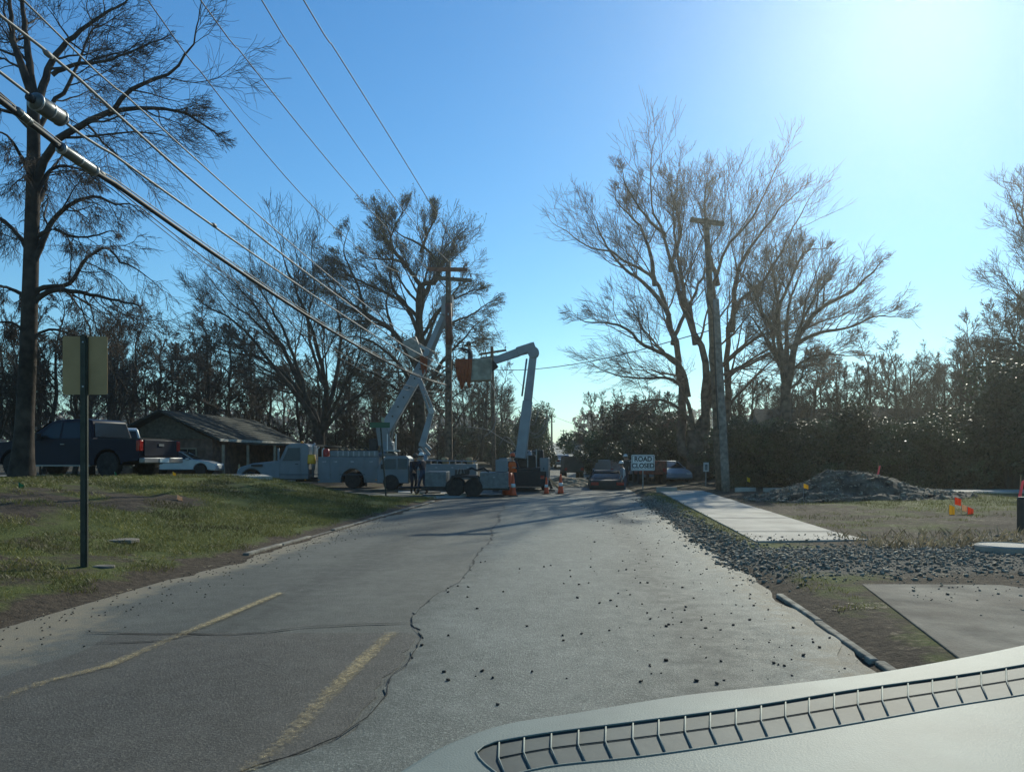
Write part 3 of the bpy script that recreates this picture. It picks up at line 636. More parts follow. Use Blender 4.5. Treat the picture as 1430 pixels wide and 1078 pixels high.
def grow(P, Rd, n, t0, L_, ang, K, wander, up, rr, rend, g, taper=0.6, spread=None, cen=None, outw=0.0):
    N_, KP, _ = P.shape
    t = t0 + (1 - t0) * (np.arange(n)[None] + g.random((N_, n))) / n
    t[:, -1] = 0.985 + 0.012 * g.random(N_)
    f = t * (KP - 1.001); i = f.astype(int); fr = (f - i)[..., None]; r_ = np.arange(N_)[:, None]
    pos = P[r_, i] * (1 - fr) + P[r_, i + 1] * fr; tan = unit(P[r_, i + 1] - P[r_, i]); rad = Rd[r_, i] * (1 - fr[..., 0]) + Rd[r_, i + 1] * fr[..., 0]
    pl = np.linalg.norm(np.diff(P, axis=1), axis=2).sum(1)[:, None]; lastc = np.zeros((N_, n), bool); lastc[:, -1] = True; lastc = lastc.ravel()
    ln = pl * L_ * (1.05 - taper * t) * (0.6 + 0.8 * g.random((N_, n)))
    pos = pos.reshape(-1, 3); tan = tan.reshape(-1, 3); rad = rad.ravel(); ln = ln.ravel(); M_ = len(pos)
    rv = unit(g.standard_normal((M_, 3))); perp = unit(np.cross(tan, rv)); a = (np.radians(ang[0] + ang[1] * g.standard_normal(M_)) * np.where(lastc, .35, 1.0))[:, None]
    if cen is not None:
        ov_ = unit(pos - cen); flip = np.where((perp * ov_).sum(1, keepdims=True) < -.15, -1.0, 1.0); perp = perp * flip
    d = tan * np.cos(a) + perp * np.sin(a)
    out = np.empty((M_, K, 3)); out[:, 0] = pos; st = (ln / (K - 1))[:, None]
    for k_ in range(1, K):
        d = unit(d + wander * g.standard_normal((M_, 3)) + np.array([[0, 0, up]]) + (0 if cen is None else ov_ * outw)); out[:, k_] = out[:, k_ - 1] + d * st
    r0 = np.where(lastc, np.minimum(rad * .95, 1), rad * rr); rK = np.maximum(rend, r0 * 0.25); R2 = r0[:, None] * (1 - np.linspace(0, 1, K)) + rK[:, None] * np.linspace(0, 1, K)
    return out, np.maximum(R2, rend)
def catmull(pts, n):
    pts = np.array(pts, float); seg = np.linalg.norm(np.diff(pts, axis=0), axis=1); d = np.concatenate([[0], np.cumsum(seg)]); t = np.linspace(0, d[-1], n)
    P = np.vstack([2 * pts[0] - pts[1], pts, 2 * pts[-1] - pts[-2]]); i = np.clip(np.searchsorted(d, t, side='right') - 1, 0, len(pts) - 2)
    u = ((t - d[i]) / seg[i])[:, None]; a, b_, c, e = P[i], P[i + 1], P[i + 2], P[i + 3]
    return 0.5 * (2 * b_ + (c - a) * u + (2 * a - 5 * b_ + 4 * c - e) * u ** 2 + (3 * b_ - a - 3 * c + e) * u ** 3)
def leaves_mesh(P, size, g):
    n = len(P); a = unit(g.standard_normal((n, 3))); b_ = unit(np.cross(a, g.standard_normal((n, 3)))); s = (size * (0.6 + 0.8 * g.random(n)))[:, None]
    c = np.cross(a, b_) * 0.25
    V = np.stack([P - a * s, P + (b_ * .55 + c) * s, P + a * s, P - (b_ * .55 - c) * s], 1).reshape(-1, 3); i = np.arange(n) * 4
    return V, np.stack([i, i + 1, i + 2, i + 3], 1)
def hero(name, label, Y, trunk, limbs, seed, rt, mb, mt, levels, leaf=0, depth=0.45, rmin=0.011, extra=3):
    """trunk/limbs traced as outlines, then given real depth and grown"""
    g = np.random.default_rng(seed); base = W(trunk[0][0], trunk[0][1], Y); bz = Hs(base.x, Y); base.z = min(base.z, bz) - 0.05
    sgn = Vector((base.x, Y, base.z))
    root = thing(name, tuple(sgn), 0, label, 'tree')
    def P3(pl, d0, slope):
        q = [np.array(W(p[0], p[1], Y)) for p in pl]; q = np.array(q); acc = np.concatenate([[0], np.cumsum(np.linalg.norm(np.diff(q, axis=0), axis=1))])
        # depth offset: shift along the view ray so that the traced outline holds from the photo's spot
        dep = d0 + slope * acc
        q = np.array([W(p[0], p[1], Y + dd) for p, dd in zip(pl, dep)]); return q
    tp = P3(trunk, 0, 0); tp[0] = np.array(sgn) + 0
    KL = 18
    TP = catmull(tp, KL); TR = np.linspace(rt, rt * 0.62, KL); TR[:3] *= [1.5, 1.2, 1.06]
    allV, allF, off = [], [], 0
    Lp, Lr = [], []
    for item in limbs:
        pl, r0 = item[0], item[1]; d0 = item[2] if len(item) > 2 else 0.0; sl_ = item[3] if len(item) > 3 else g.uniform(-depth, depth)
        q3 = P3(pl, d0, sl_); dd_ = np.linalg.norm(TP - q3[0], axis=1); k0 = int(dd_.argmin())
        if dd_[k0] < 3.5 * rt: q3 = np.vstack([TP[max(0, k0 - 1)] * .5 + TP[k0] * .5 - [0, 0, .25 * rt], q3])
        else: q3 = np.vstack([q3[0] - (q3[1] - q3[0]) / max(.1, np.linalg.norm(q3[1] - q3[0])) * r0 * 2.5 - [0, 0, r0], q3])
        q = catmull(q3, KL); q = catmull(q[:16], KL); sd = np.linalg.norm(q[-1] - q[0]); q[1:] += g.standard_normal((KL - 1, 3)) * 0.0035 * sd
        Lp.append(q); Lr.append(r0 * (1 - .86 * np.linspace(0, 1, KL) ** .8) + .012)
    Lp = np.array(Lp); Lr = np.array(Lr)
    o_ = np.array(sgn)
    V, Fc = tubes(TP[None] - o_, TR[None], 10); V2, F2 = tubes(Lp - o_, Lr, 7)
    # extra limbs toward and away from the viewer
    trunkobj = fast('trunk', V, Fc, mb, root, sm=True); fast('limbs', V2, F2, mb, root, sm=True)
    P, Rd = Lp, Lr; Vs, Fs, off = [], [], 0; cen_ = TP[-1] + np.array([0, 0, .15]) * np.abs(Lp[:, -1, 2].max() - TP[-1][2])
    for li, (n, t0, L_, ang, K, wander, up, rr, s) in enumerate(levels):
        P, Rd = grow(P, Rd, n, t0, L_, ang, K, wander, up, rr, rmin * (1.0 if li < len(levels) - 1 else 0.75), g, taper=.55, cen=cen_, outw=.03)
        V, Fc = tubes(P - o_, Rd, s); Vs.append(V); Fs.append(Fc + off); off += len(V)
    fast('crown', np.concatenate(Vs), np.concatenate(Fs), mt, root)
    if leaf:
        k = g.integers(0, len(P), leaf); pp = P[k, -1] - o_ + g.standard_normal((leaf, 3)) * 0.08
        if leaf: 
            V, Fc = leaves_mesh(pp, 0.055, g); lo = fast('new_leaves', V, Fc, M_bud, root); lo['kind'] = 'stuff'
    return root
LV = [(9, .25, .40, (38, 13), 9, .11, .04, .45, 5), (7, .15, .62, (46, 15), 6, .14, .01, .42, 4), (5, .12, .72, (44, 16), 5, .16, .01, .5, 3), (3, .1, 1.05, (36, 16), 3, .14, .0, .55, 3)]
hero('bare_tree', 'tall dark bare oak in front of the blue pickup at the left edge', 23.5,
     [(30, 668), (34, 600), (38, 520), (41, 440), (44, 340), (46, 260), (47, 200), (46, 135)],
     [([(46, 140), (30, 90), (18, 55), (14, 0), (8, -60)], .15), ([(46, 140), (42, 90), (34, 30), (30, -30), (40, -80)], .14),
      ([(49, 250), (80, 197), (115, 172), (158, 155), (176, 130), (207, 114), (240, 100), (265, 72), (300, 62)], .14),
      ([(50, 150), (72, 85), (100, 55), (128, 32), (160, 12), (205, -5)], .13), ([(158, 156), (200, 151), (250, 156), (290, 178), (315, 195)], .07),
      ([(56, 345), (70, 312), (98, 286), (135, 274), (165, 287), (195, 275)], .11), ([(54, 415), (80, 405), (120, 410), (170, 421), (215, 432)], .09),
      ([(55, 405), (97, 396), (120, 362), (150, 347), (172, 368), (205, 372)], .09), ([(36, 345), (16, 318), (-10, 300), (-50, 290)], .09),
      ([(34, 415), (10, 402), (-25, 395)], .08), ([(42, 180), (22, 160), (-5, 150), (-40, 120)], .08), ([(52, 270), (68, 240), (90, 232), (120, 240), (140, 262)], .07),
      ([(52, 330), (75, 320), (100, 330), (130, 330), (165, 318)], .06), ([(80, 100), (110, 90), (150, 85), (190, 70), (230, 50)], .06),
      ([(50, 470), (75, 460), (110, 470), (150, 480)], .05, 0, .6), ([(36, 470), (15, 450), (-20, 455)], .06), ([(47, 200), (70, 150), (95, 120), (120, 60), (140, 20)], .09, 0, .5),
      ([(46, 300), (60, 270), (70, 240), (100, 200)], .08, 0, 1.2), ([(46, 260), (30, 220), (10, 190), (-20, 180)], .08, 0, -1.0)],
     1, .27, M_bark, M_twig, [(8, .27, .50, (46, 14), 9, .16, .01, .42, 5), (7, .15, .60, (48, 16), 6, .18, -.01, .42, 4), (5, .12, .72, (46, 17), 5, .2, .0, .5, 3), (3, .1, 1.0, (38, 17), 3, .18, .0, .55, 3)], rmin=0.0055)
hero('bare_tree', 'broad low forking bare oak behind the white service truck', 58,
     [(447, 668), (447, 640), (448, 600)],
     [([(447, 610), (428, 570), (385, 515), (342, 462), (300, 432), (255, 420)], .24), ([(447, 605), (430, 560), (402, 500), (372, 450), (342, 410), (308, 378)], .25),
      ([(449, 600), (455, 545), (442, 482), (420, 420), (400, 372), (388, 332)], .25), ([(450, 600), (466, 545), (476, 480), (470, 420), (462, 365)], .22),
      ([(440, 590), (410, 535), (362, 500), (312, 490), (270, 478)], .2), ([(452, 600), (490, 560), (522, 540), (540, 520)], .18), ([(430, 560), (400, 470), (360, 400), (345, 355)], .18),
      ([(455, 545), (430, 460), (440, 390), (430, 340)], .16), ([(448, 600), (420, 540), (380, 470), (300, 400), (290, 360)], .16, 0, .6), ([(449, 600), (470, 560), (500, 500), (505, 440)], .16, 0, -.6)],
     2, .42, M_bark, M_twig, LV, rmin=0.0105)
hero('budding_tree', 'tall oak with small new leaves behind the leaning white boom', 63,
     [(590, 668), (587, 600), (585, 540), (587, 470)],
     [([(587, 475), (585, 430), (588, 398), (608, 394), (613, 370), (592, 345), (562, 330), (540, 318)], .34), ([(588, 400), (562, 367), (530, 362), (503, 360)], .22),
      ([(562, 365), (540, 335), (528, 300), (524, 280)], .18), ([(586, 520), (548, 462), (512, 442), (470, 420), (455, 410)], .28), ([(587, 560), (550, 500), (500, 470), (470, 480)], .25),
      ([(592, 550), (622, 500), (650, 470), (672, 442)], .24), ([(592, 480), (628, 452), (662, 438), (682, 418)], .2), ([(588, 420), (610, 380), (632, 350), (640, 332)], .2),
      ([(586, 450), (560, 420), (520, 400), (480, 380), (460, 350)], .2), ([(590, 345), (600, 320), (610, 300), (600, 285)], .14), ([(586, 560), (556, 545), (520, 520), (490, 525)], .2),
      ([(512, 442), (500, 400), (480, 350), (490, 320)], .16), ([(548, 462), (540, 420), (560, 380)], .14), ([(590, 500), (610, 440), (640, 400), (650, 370)], .2, 0, .5), ([(588, 480), (570, 430), (545, 390), (560, 310)], .2, 0, -.5),
      ([(588, 440), (600, 400), (625, 370), (645, 350), (655, 345)], .17, 0, .3), ([(562, 365), (545, 340), (560, 300), (575, 285)], .13, 0, -.4), ([(548, 462), (500, 430), (460, 400), (450, 370)], .16, 0, .4), ([(590, 470), (615, 430), (650, 410), (675, 400)], .16, 0, -.3)],
     3, .55, M_bark, M_twig, LV, leaf=15000, rmin=0.0105)
hero('bare_tree', 'wide many stemmed bare tree behind the leaning wooden poles', 52,
     [(972, 690), (972, 640), (970, 600)],
     [([(955, 640), (951, 523), (942, 471), (929, 431), (913, 387), (880, 369), (849, 351), (818, 351), (787, 360)], .36), ([(913, 387), (907, 351), (893, 315), (867, 289), (856, 267)], .17),
      ([(985, 640), (983, 503), (969, 467), (951, 413), (938, 369), (925, 325), (907, 285), (898, 247)], .36), ([(1012, 640), (1016, 503), (1023, 449), (1036, 418), (1063, 396), (1081, 369), (1107, 329), (1143, 318)], .33),
      ([(990, 560), (996, 423), (1000, 387), (1014, 347), (1045, 311), (1063, 280), (1057, 243)], .26), ([(958, 540), (951, 512), (925, 494), (894, 480), (880, 463), (849, 451), (818, 449), (794, 436)], .2),
      ([(960, 560), (938, 529), (894, 529), (849, 520), (829, 505)], .17), ([(942, 471), (955, 440), (975, 400), (990, 360), (1000, 300)], .15), ([(929, 431), (905, 400), (870, 372), (840, 330), (830, 290)], .17),
      ([(969, 467), (950, 380), (940, 300), (950, 240)], .2, 0, .4), ([(1023, 449), (1030, 380), (1060, 330), (1100, 280), (1120, 270)], .2), ([(1000, 387), (985, 330), (985, 270), (992, 235)], .17),
      ([(1016, 503), (1060, 470), (1100, 460), (1130, 455)], .16), ([(938, 369), (950, 320), (935, 260), (938, 240)], .15), ([(958, 580), (930, 560), (900, 560), (860, 570)], .15), ([(925, 325), (900, 300), (870, 250), (880, 232)], .12)],
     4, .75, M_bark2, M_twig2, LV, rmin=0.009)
hero('bare_tree', 'spreading bare tree with broken limbs beside the rubble mound', 47,
     [(1098, 690), (1098, 630), (1098, 565), (1097, 540)],
     [([(1097, 548), (1095, 520), (1087, 467), (1087, 422), (1079, 378), (1080, 345)], .26), ([(1098, 548), (1104, 520), (1112, 476), (1129, 449), (1152, 427), (1187, 409), (1223, 378), (1250, 388)], .25),
      ([(1110, 480), (1147, 464), (1183, 458), (1227, 442), (1265, 445)], .13), ([(1096, 545), (1089, 511), (1065, 467), (1042, 431)], .17), ([(1099, 530), (1100, 440), (1112, 396), (1129, 362)], .2),
      ([(1087, 430), (1105, 390), (1125, 352), (1160, 348)], .12), ([(1112, 476), (1124, 440), (1150, 400), (1170, 380)], .13), ([(1104, 520), (1130, 500), (1160, 495), (1200, 500)], .12), ([(1087, 467), (1060, 430), (1050, 400), (1030, 380)], .11), ([(1100, 520), (1080, 480), (1090, 400), (1110, 350)], .14, 0, .6),
      ([(1118, 530), (1124, 500), (1128, 476)], .1)],
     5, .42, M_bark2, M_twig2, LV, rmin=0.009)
hero('bare_tree', 'bare tree cut off by the right edge of the photo', 42,
     [(1500, 700), (1500, 600), (1495, 520)],
     [([(1496, 530), (1480, 450), (1460, 380), (1430, 320), (1405, 280)], .2), ([(1496, 540), (1470, 470), (1430, 420), (1395, 395)], .16), ([(1480, 450), (1455, 400), (1435, 345), (1425, 270)], .14), ([(1496, 530), (1500, 420), (1490, 320), (1480, 250)], .2),
      ([(1495, 560), (1460, 510), (1420, 480), (1370, 470)], .14), ([(1497, 520), (1540, 450), (1580, 380)], .2)],
     6, .36, M_bark, M_twig, LV, rmin=0.009)
def variant(seed, h, mb, mt, spread=40, nl=9, dens=1.0, twigr=0.012, tall=0.45):
    g = np.random.default_rng(seed); root = bpy.data.objects.new('bare_tree', None); COL.objects.link(root)
    K = 12; z = np.linspace(-0.2, h * 0.8, K); T = np.stack([np.cumsum(g.normal(0, .10, K)), np.cumsum(g.normal(0, .10, K)), z], 1)[None]; T[:, 0, :2] = 0
    r0 = h * 0.018; TR = np.linspace(r0, r0 * .25, K)[None].copy(); TR[:, 0] *= 1.3
    V, Fc = tubes(T, TR, 8); fast('trunk', V, Fc, mb, root, sm=True)
    P, Rd = grow(T, TR, nl, .25, .55, (spread, 10), 10, .14, .07, .6, twigr, g, taper=.65); Vs = []; Fs = []; off = 0
    V, Fc = tubes(P, Rd, 6); Vs.append(V); Fs.append(Fc); off += len(V)
    for (n, t0, L_, ang, K, wander, up, rr, s) in [(8, .2, .5, (40, 12), 7, .11, .05, .5, 4), (7, .15, .58, (38, 12), 4, .12, .04, .6, 3), (6, .1, .8, (36, 12), 3, .12, .03, .6, 3)]:
        P, Rd = grow(P, Rd, n, t0, L_, ang, K, wander, up, rr, twigr, g); V, Fc = tubes(P, Rd, s); Vs.append(V); Fs.append(Fc + off); off += len(V)
    fast('crown', np.concatenate(Vs), np.concatenate(Fs), mt, root); return root
VT = [variant(21, 13, M_bark, M_twig, 38), variant(22, 11, M_bark, M_twig, 50), variant(23, 14, M_bark, M_twig, 32, 11), variant(24, 9, M_bark, M_twig, 55, 10), variant(25, 12, M_bark2, M_twig2, 42)]
used = [False] * 5
def plant(protos, used_, i, x, Y, s, label, group, name=None, cat='tree', rz=None, sz=None, zoff=-0.15):
    z = Hs(x, Y) + zoff; rz = random.uniform(0, 6.28) if rz is None else rz
    if not used_[i]:
        used_[i] = True; o = protos[i]; o.location = (x, Y, z); o.rotation_euler = (0, 0, rz); o.scale = (s, s, sz or s)
    else: o = copy_tree(protos[i], (x, Y, z), rz, s=(s, s, sz or s))
    if name: o.name = name
    return tag(o, label, cat, group)
LM = [(10, 'left of the big trunk'), (75, 'behind the big left tree'), (130, 'above the blank sign'), (190, 'above the blue pickup'), (245, 'above the house gable'), (300, 'above the shingle roof'), (350, 'above the sedan'), (400, 'above the truck cab'), (460, 'above the service bins'),
      (520, 'left of the leaning boom'), (565, 'behind the leaning boom'), (605, 'right of the leaning boom'), (645, 'beside the tall brown pole'), (675, 'behind the raised bucket'), (705, 'beside the second pole'), (740, 'behind the folded boom'), (780, 'left of the road gap'), (830, 'right of the road gap'),
      (880, 'left of the road closed sign'), (925, 'right of the road closed sign'), (965, 'above the bright headlight'), (1000, 'beside the leaning poles'), (1050, 'right of the leaning poles'), (1095, 'above the mound left end'), (1150, 'above the mound top'), (1200, 'above the mound right slope'), (1250, 'by the pink ribbon stake'),
      (1300, 'left of the flag cluster'), (1345, 'above the flag cluster'), (1395, 'right of the flag cluster'), (1600, 'at the right edge')]
def where(px, s, smid):
    for lim, t in LM:
        if px < lim: break
    return ('taller ' if s > smid * 1.06 else 'shorter ' if s < smid * .94 else 'middle sized ') , t
def row(px0, px1, n, Ya, Yb, hs, label, group, kinds):
    for i in range(n):
        px = px0 + (px1 - px0) * (i + random.uniform(.2, .8)) / n; Y = random.uniform(Ya, Yb); i_ = random.choice(kinds)
        s = hs * random.uniform(.85, 1.15) / [13, 11, 14, 9, 12][i_]
        sz_, wh = where(px, s * [13, 11, 14, 9, 12][i_], hs); plant(VT, used, i_, (px - 715) / F * Y, Y, s, sz_ + label + ', ' + wh, group)
row(-40, 170, 8, 42, 62, 11.0, 'bare tree in the left thicket', 'bare trees left of the house', [0, 1, 2, 3])
row(150, 330, 7, 62, 76, 13.0, 'bare tree behind the house', 'bare trees behind the house', [0, 1, 3])
row(-60, 700, 16, 85, 120, 13.0, 'bare tree in the far left row', 'far bare trees on the left', [0, 1, 2, 3, 4])
row(300, 600, 9, 68, 84, 11.5, 'bare tree beyond the trucks', 'bare trees behind the trucks', [1, 2, 3])
row(640, 704, 5, 75, 100, 9.5, 'bare tree far behind', 'bare trees behind the bucket', [0, 1, 2])
for i in range(9):
    Y = 110 + i * 22; x = -0.9 + SL * Y + float(bend(Y)) - 7.5 - random.uniform(0, 2.5); plant(VT, used, random.choice([0, 1, 2]), x, Y, random.uniform(.45, .6), 'bare tree in the line along the far left side of the road', 'far roadside trees left')
    x = SL * Y + float(bend(Y)) + 6.5 + random.uniform(0, 3); plant(VT, used, random.choice([0, 1, 2]), x, Y, random.uniform(.5, .6), 'bare tree in the line along the far right side of the road', 'far roadside trees right')
row(820, 960, 9, 56, 75, 7.0, 'bare tree in the dark thicket', 'thicket trees beyond the sign', [1, 3, 4])
row(1030, 1330, 18, 56, 82, 9.5, 'bare tree behind the right hedge', 'bare trees behind the hedge', [0, 1, 2, 3])
row(1330, 1480, 8, 50, 62, 12.5, 'bare tree over the right hedge', 'bare trees at the right', [0, 1, 2])
# evergreen shrubs, built as many leaf faces round lobes
def shrub_proto(seed, n, m, sx=1.0, sz=1.0, size=.075, holes=.3, name='evergreen_shrub'):
    g = np.random.default_rng(seed); root = bpy.data.objects.new(name, None); COL.objects.link(root)
    nl = 26; C = g.normal(0, 1, (nl, 3)) * [0.55 * sx, 0.55 * sx, 0]; C[:, 2] = g.random(nl) * 1.55 * sz + .15; rr_ = 0.28 + 0.22 * g.random(nl)
    k = g.integers(0, nl, n); d = unit(g.standard_normal((n, 3))); r = rr_[k] * (0.55 + 0.5 * g.random(n))
    P = C[k] + d * r[:, None]; q = vnoise(P[:, 0] * 4 + 20, P[:, 2] * 4 + P[:, 1] * 3, seed) > holes; P = P[q]; P = P[P[:, 2] > 0.0]
    V, Fc = leaves_mesh(P, size / 2.2, g); fast('leaves', V, Fc, m, root)['kind'] = 'stuff'
    mb = MB()
    for j in range(7):
        c = C[j]; mb.tube([(0.1 * c[0], 0.1 * c[1], -0.1), (0.5 * c[0], 0.5 * c[1], c[2] * .5), tuple(c)], [.05, .035, .012], 5)
    mb.build('stems', M_bark, root); return root
VS = [shrub_proto(31, 26000, M_leaf), shrub_proto(32, 26000, M_leaf, 1.3, .9), shrub_proto(33, 24000, M_leafb, 1.1, 1.0), shrub_proto(34, 24000, M_leaf, .7, 1.3, holes=.2)]
usedS = [False] * 4
def hedge(px0, px1, n, Ya, Yb, hh, label, group, kinds, name='evergreen_shrub'):
    for i in range(n):
        px = px0 + (px1 - px0) * (i + random.uniform(.3, .7)) / n; Y = random.uniform(Ya, Yb)
        s = hh / 2.0 * random.uniform(.85, 1.15); sz_, wh = where(px, s, hh / 2.0); plant(VS, usedS, random.choice(kinds), (px - 715) / F * Y, Y, s * 1.05, sz_ + label + ', ' + wh, group, name, 'shrub', sz=s)
hedge(1020, 1480, 13, 37, 40, 3.2, 'leafy shrub in front of the right hedge', 'shrubs in the right hedge', [0, 1, 3])
hedge(1030, 1480, 12, 43, 48, 3.9, 'leafy shrub at the back of the right hedge', 'tall shrubs in the right hedge', [0, 1, 2, 3])
hedge(845, 1030, 8, 56, 62, 4.2, 'dark bushy evergreen', 'evergreens behind the sign', [0, 1, 3])
hedge(845, 900, 4, 72, 95, 5.0, 'dark evergreen by the far road', 'evergreens right of the far road', [0, 1, 3])
hedge(640, 722, 7, 80, 110, 4.2, 'dark evergreen far behind', 'evergreens behind the bucket truck', [0, 1, 3])
row(440, 640, 12, 64, 82, 5.5, 'low bare brush beyond the trucks', 'brush beyond the trucks', [1, 3])
hedge(440, 640, 4, 76, 86, 3.6, 'dark brush beyond the trucks', 'leafy brush beyond the trucks', [0, 2])
row(-40, 170, 9, 42, 56, 4.6, 'low bare brush in the left thicket', 'brush behind the pickup', [1, 3])
row(240, 440, 9, 66, 74, 5.0, 'low bare brush behind the house', 'brush by the house', [1, 3])
for i in range(10):
    Y = 105 + i * 24
    plant(VS, usedS, random.choice([0, 3]), SL * Y + float(bend(Y)) + 8 + random.uniform(0, 2), Y, 2.4, 'dark evergreen lining the far right of the road', 'roadside evergreens far right', 'evergreen_shrub', 'shrub')
    plant(VS, usedS, random.choice([0, 1]), SL * Y + float(bend(Y)) - 9 - random.uniform(0, 2), Y, 1.7, 'dark evergreen lining the far left of the road', 'roadside evergreens far left', 'evergreen_shrub', 'shrub')
plant(VS, usedS, 3, (1412 - 715) / F * 36, 36, 2.5, 'tall dense dark evergreen at the right edge above the hedge', None, 'evergreen_tree', 'tree')
plant(VS, usedS, 3, (743 - 715) / F * 80, 80, 2.7, 'round topped dark pine just right of the raised boom', None, 'pine_tree', 'tree')
# far wood
g = np.random.default_rng(5); n = 26000; a = (g.random(n) - .5) * 2.4; rr_ = 330 + 60 * g.random(n); x = np.sin(a) * rr_; y_ = np.cos(a) * rr_; k = np.abs(x - 22) > 7; x, y_ = x[k], y_[k]
zt = 10 + 5 * vnoise(x * .06, y_ * 0, 3); P = np.stack([x, y_, H(x, y_) + zt * g.random(len(x)) ** .8], 1); V, Fc = leaves_mesh(P, 1.2, g)
o = fast('far_wood', V, Fc, M_leafb); tag(o, 'distant wood closing the horizon', 'wood', kind='stuff')

# ------------------------------------------------------------------ more shape helpers
def beam(mb, p0, p1, w0, h0, w1=None, h1=None, upv=(0, 0, 1)):
    p0, p1 = Vector(p0), Vector(p1); w1 = w1 or w0; h1 = h1 or h0; t = (p1 - p0).normalized(); u = Vector(upv)
    if abs(t.dot(u)) > .95: u = Vector((1, 0, 0))
    a = t.cross(u).normalized(); b_ = a.cross(t)
    vs_ = []
    for p, w_, h_ in ((p0, w0, h0), (p1, w1, h1)):
        for sx, sy in ((-1, -1), (1, -1), (1, 1), (-1, 1)): vs_.append(p + a * sx * w_ / 2 + b_ * sy * h_ / 2)
    mb.add(vs_, [(3, 2, 1, 0), (4, 5, 6, 7), (0, 1, 5, 4), (1, 2, 6, 5), (2, 3, 7, 6), (3, 0, 4, 7)]); return mb
def inv(root):
    return (Matrix.Translation(root.location) @ Matrix.Rotation(root.rotation_euler.z, 4, 'Z')).inverted()
def text_mesh(txt, size, m, parent, loc, rot, name='lettering', sx=1.0):
    cu = bpy.data.curves.new(name, 'FONT'); cu.body = txt; cu.size = size; cu.align_x = 'CENTER'; cu.align_y = 'CENTER'; cu.extrude = 0.003; cu.offset = 0.008 * size / .3
    t = bpy.data.objects.new('tmp', cu); COL.objects.link(t); bpy.context.view_layer.update()
    me = bpy.data.meshes.new_from_object(t.evaluated_get(bpy.context.evaluated_depsgraph_get())); bpy.data.objects.remove(t)
    me.materials.clear(); me.materials.append(m); o = bpy.data.objects.new(name, me); COL.objects.link(o); o.parent = parent; o.location = loc; o.rotation_euler = rot; o.scale = (sx, 1, 1); return o
def arc(cx, cz, r, a0, a1, n=9): return [(cx + r * math.cos(R(a0 + (a1 - a0) * i / n)), cz + r * math.sin(R(a0 + (a1 - a0) * i / n))) for i in range(n + 1)]
WM = {}
def wheel(parent, x, y, r, wd=0.24, dual=False, face=1):
    key = (r, wd, face)
    if key not in WM:
        h = wd / 2
        t = MB(); t.lathe([(r * .62, -h), (r * .9, -h), (r * .98, -h * .75), (r, -h * .3), (r, h * .3), (r * .98, h * .75), (r * .9, h), (r * .62, h)], 'y', 28)
        for k_ in range(28):
            th = 2 * math.pi * k_ / 28; M_ = Matrix.Rotation(th, 4, 'Y'); t.box(-.012, .012, -h * .9, h * .9, r * .985, r * 1.012, M_)
        q = MB(); q.lathe([(r * .66, -h * .6), (r * .63, h * .75), (r * .56, h * .55), (r * .5, h * .1), (r * .2, h * .25), (r * .16, h * .7), (r * .02, h * .75)], 'y', 20)
        for k_ in range(6):
            M_ = Matrix.Rotation(math.pi * k_ / 3, 4, 'Y'); q.box(-.03, .03, h * .12, h * .3, r * .18, r * .56, M_)
        WM[key] = (t.mesh('tyre', M_tyre, False), q.mesh('rim', M_rim, False))
    tm, rm = WM[key]
    w_ = bpy.data.objects.new('wheel', tm); COL.objects.link(w_); w_.parent = parent; w_.location = (x, y, r)
    q = bpy.data.objects.new('rim', rm); COL.objects.link(q); q.parent = w_
    if face < 0: q.rotation_euler = (0, 0, math.pi)
    return w_

# ------------------------------------------------------------------ house on the left
hs = thing('house', (-21.6, 50, 0.5), R(-6), 'low brown house with gable end and grey shingle roof behind the white sedan', 'house')
b = MB(); b.box(-3.1, 3.1, 0, 12.5, -0.5, 2.3); b.prism([(-3.1, 2.3), (0, 3.75), (3.1, 2.3)], .02, .2); b.build('wall', M_brick, hs)
b = MB()
for s_ in (-1, 1): b.add([(0, -.7, 4.1), (s_ * 3.9, -.7, 2.3), (s_ * 3.9, 13.2, 2.3), (0, 13.2, 4.1), (0, -.7, 3.96), (s_ * 3.9, -.7, 2.16), (s_ * 3.9, 13.2, 2.16), (0, 13.2, 3.96)], [(0, 1, 2, 3), (4, 7, 6, 5), (0, 4, 5, 1), (1, 5, 6, 2), (2, 6, 7, 3)])
rf = b.build('roof', M_roof, hs)
for k_ in range(11):
    t = (k_ + .5) / 11; m_ = MB(); m_.box(3.9 * t, 3.9 * t + .04, -.7, 13.2, 4.1 - 1.8 * t, 4.114 - 1.8 * t); m_.build('shingle_course', M_roof, rf)
b = MB(); b.prism([(-3.0, 2.32), (0, 3.78), (3.0, 2.32)], -.12, .0); b.build('gable_panel', mat('dark_tan_siding', (0.12, 0.10, 0.07), .9), hs)
b = MB(); b.box(3.9, 3.95, -.7, 13.2, 2.14, 2.31); b.build('fascia', mat('pale_fascia', (0.45, 0.43, 0.37), .7), hs)
b = MB(); b.add([(3.6, 2.0, 2.15), (8.4, 2.0, 2.0), (8.4, 9, 2.0), (3.6, 9, 2.15), (3.6, 2.0, 2.03), (8.4, 2.0, 1.88), (8.4, 9, 1.88), (3.6, 9, 2.03)], [(0, 1, 2, 3), (7, 6, 5, 4), (0, 4, 5, 1), (1, 5, 6, 2)]); b.build('porch_roof', M_roof, hs)
b = MB(); b.box(3.2, 8.2, 8.5, 8.8, -.5, 1.95); b.build('back_wall', M_brick, hs)
for x_, y_ in ((3.7, .2), (4.4, 2.2), (6.2, 2.2), (8.2, 2.2), (8.2, 5.5)):
    b = MB(); b.box(x_ - .07, x_ + .07, y_ - .07, y_ + .07, -.5, 1.95); b.build('porch_post', M_stucco, hs)
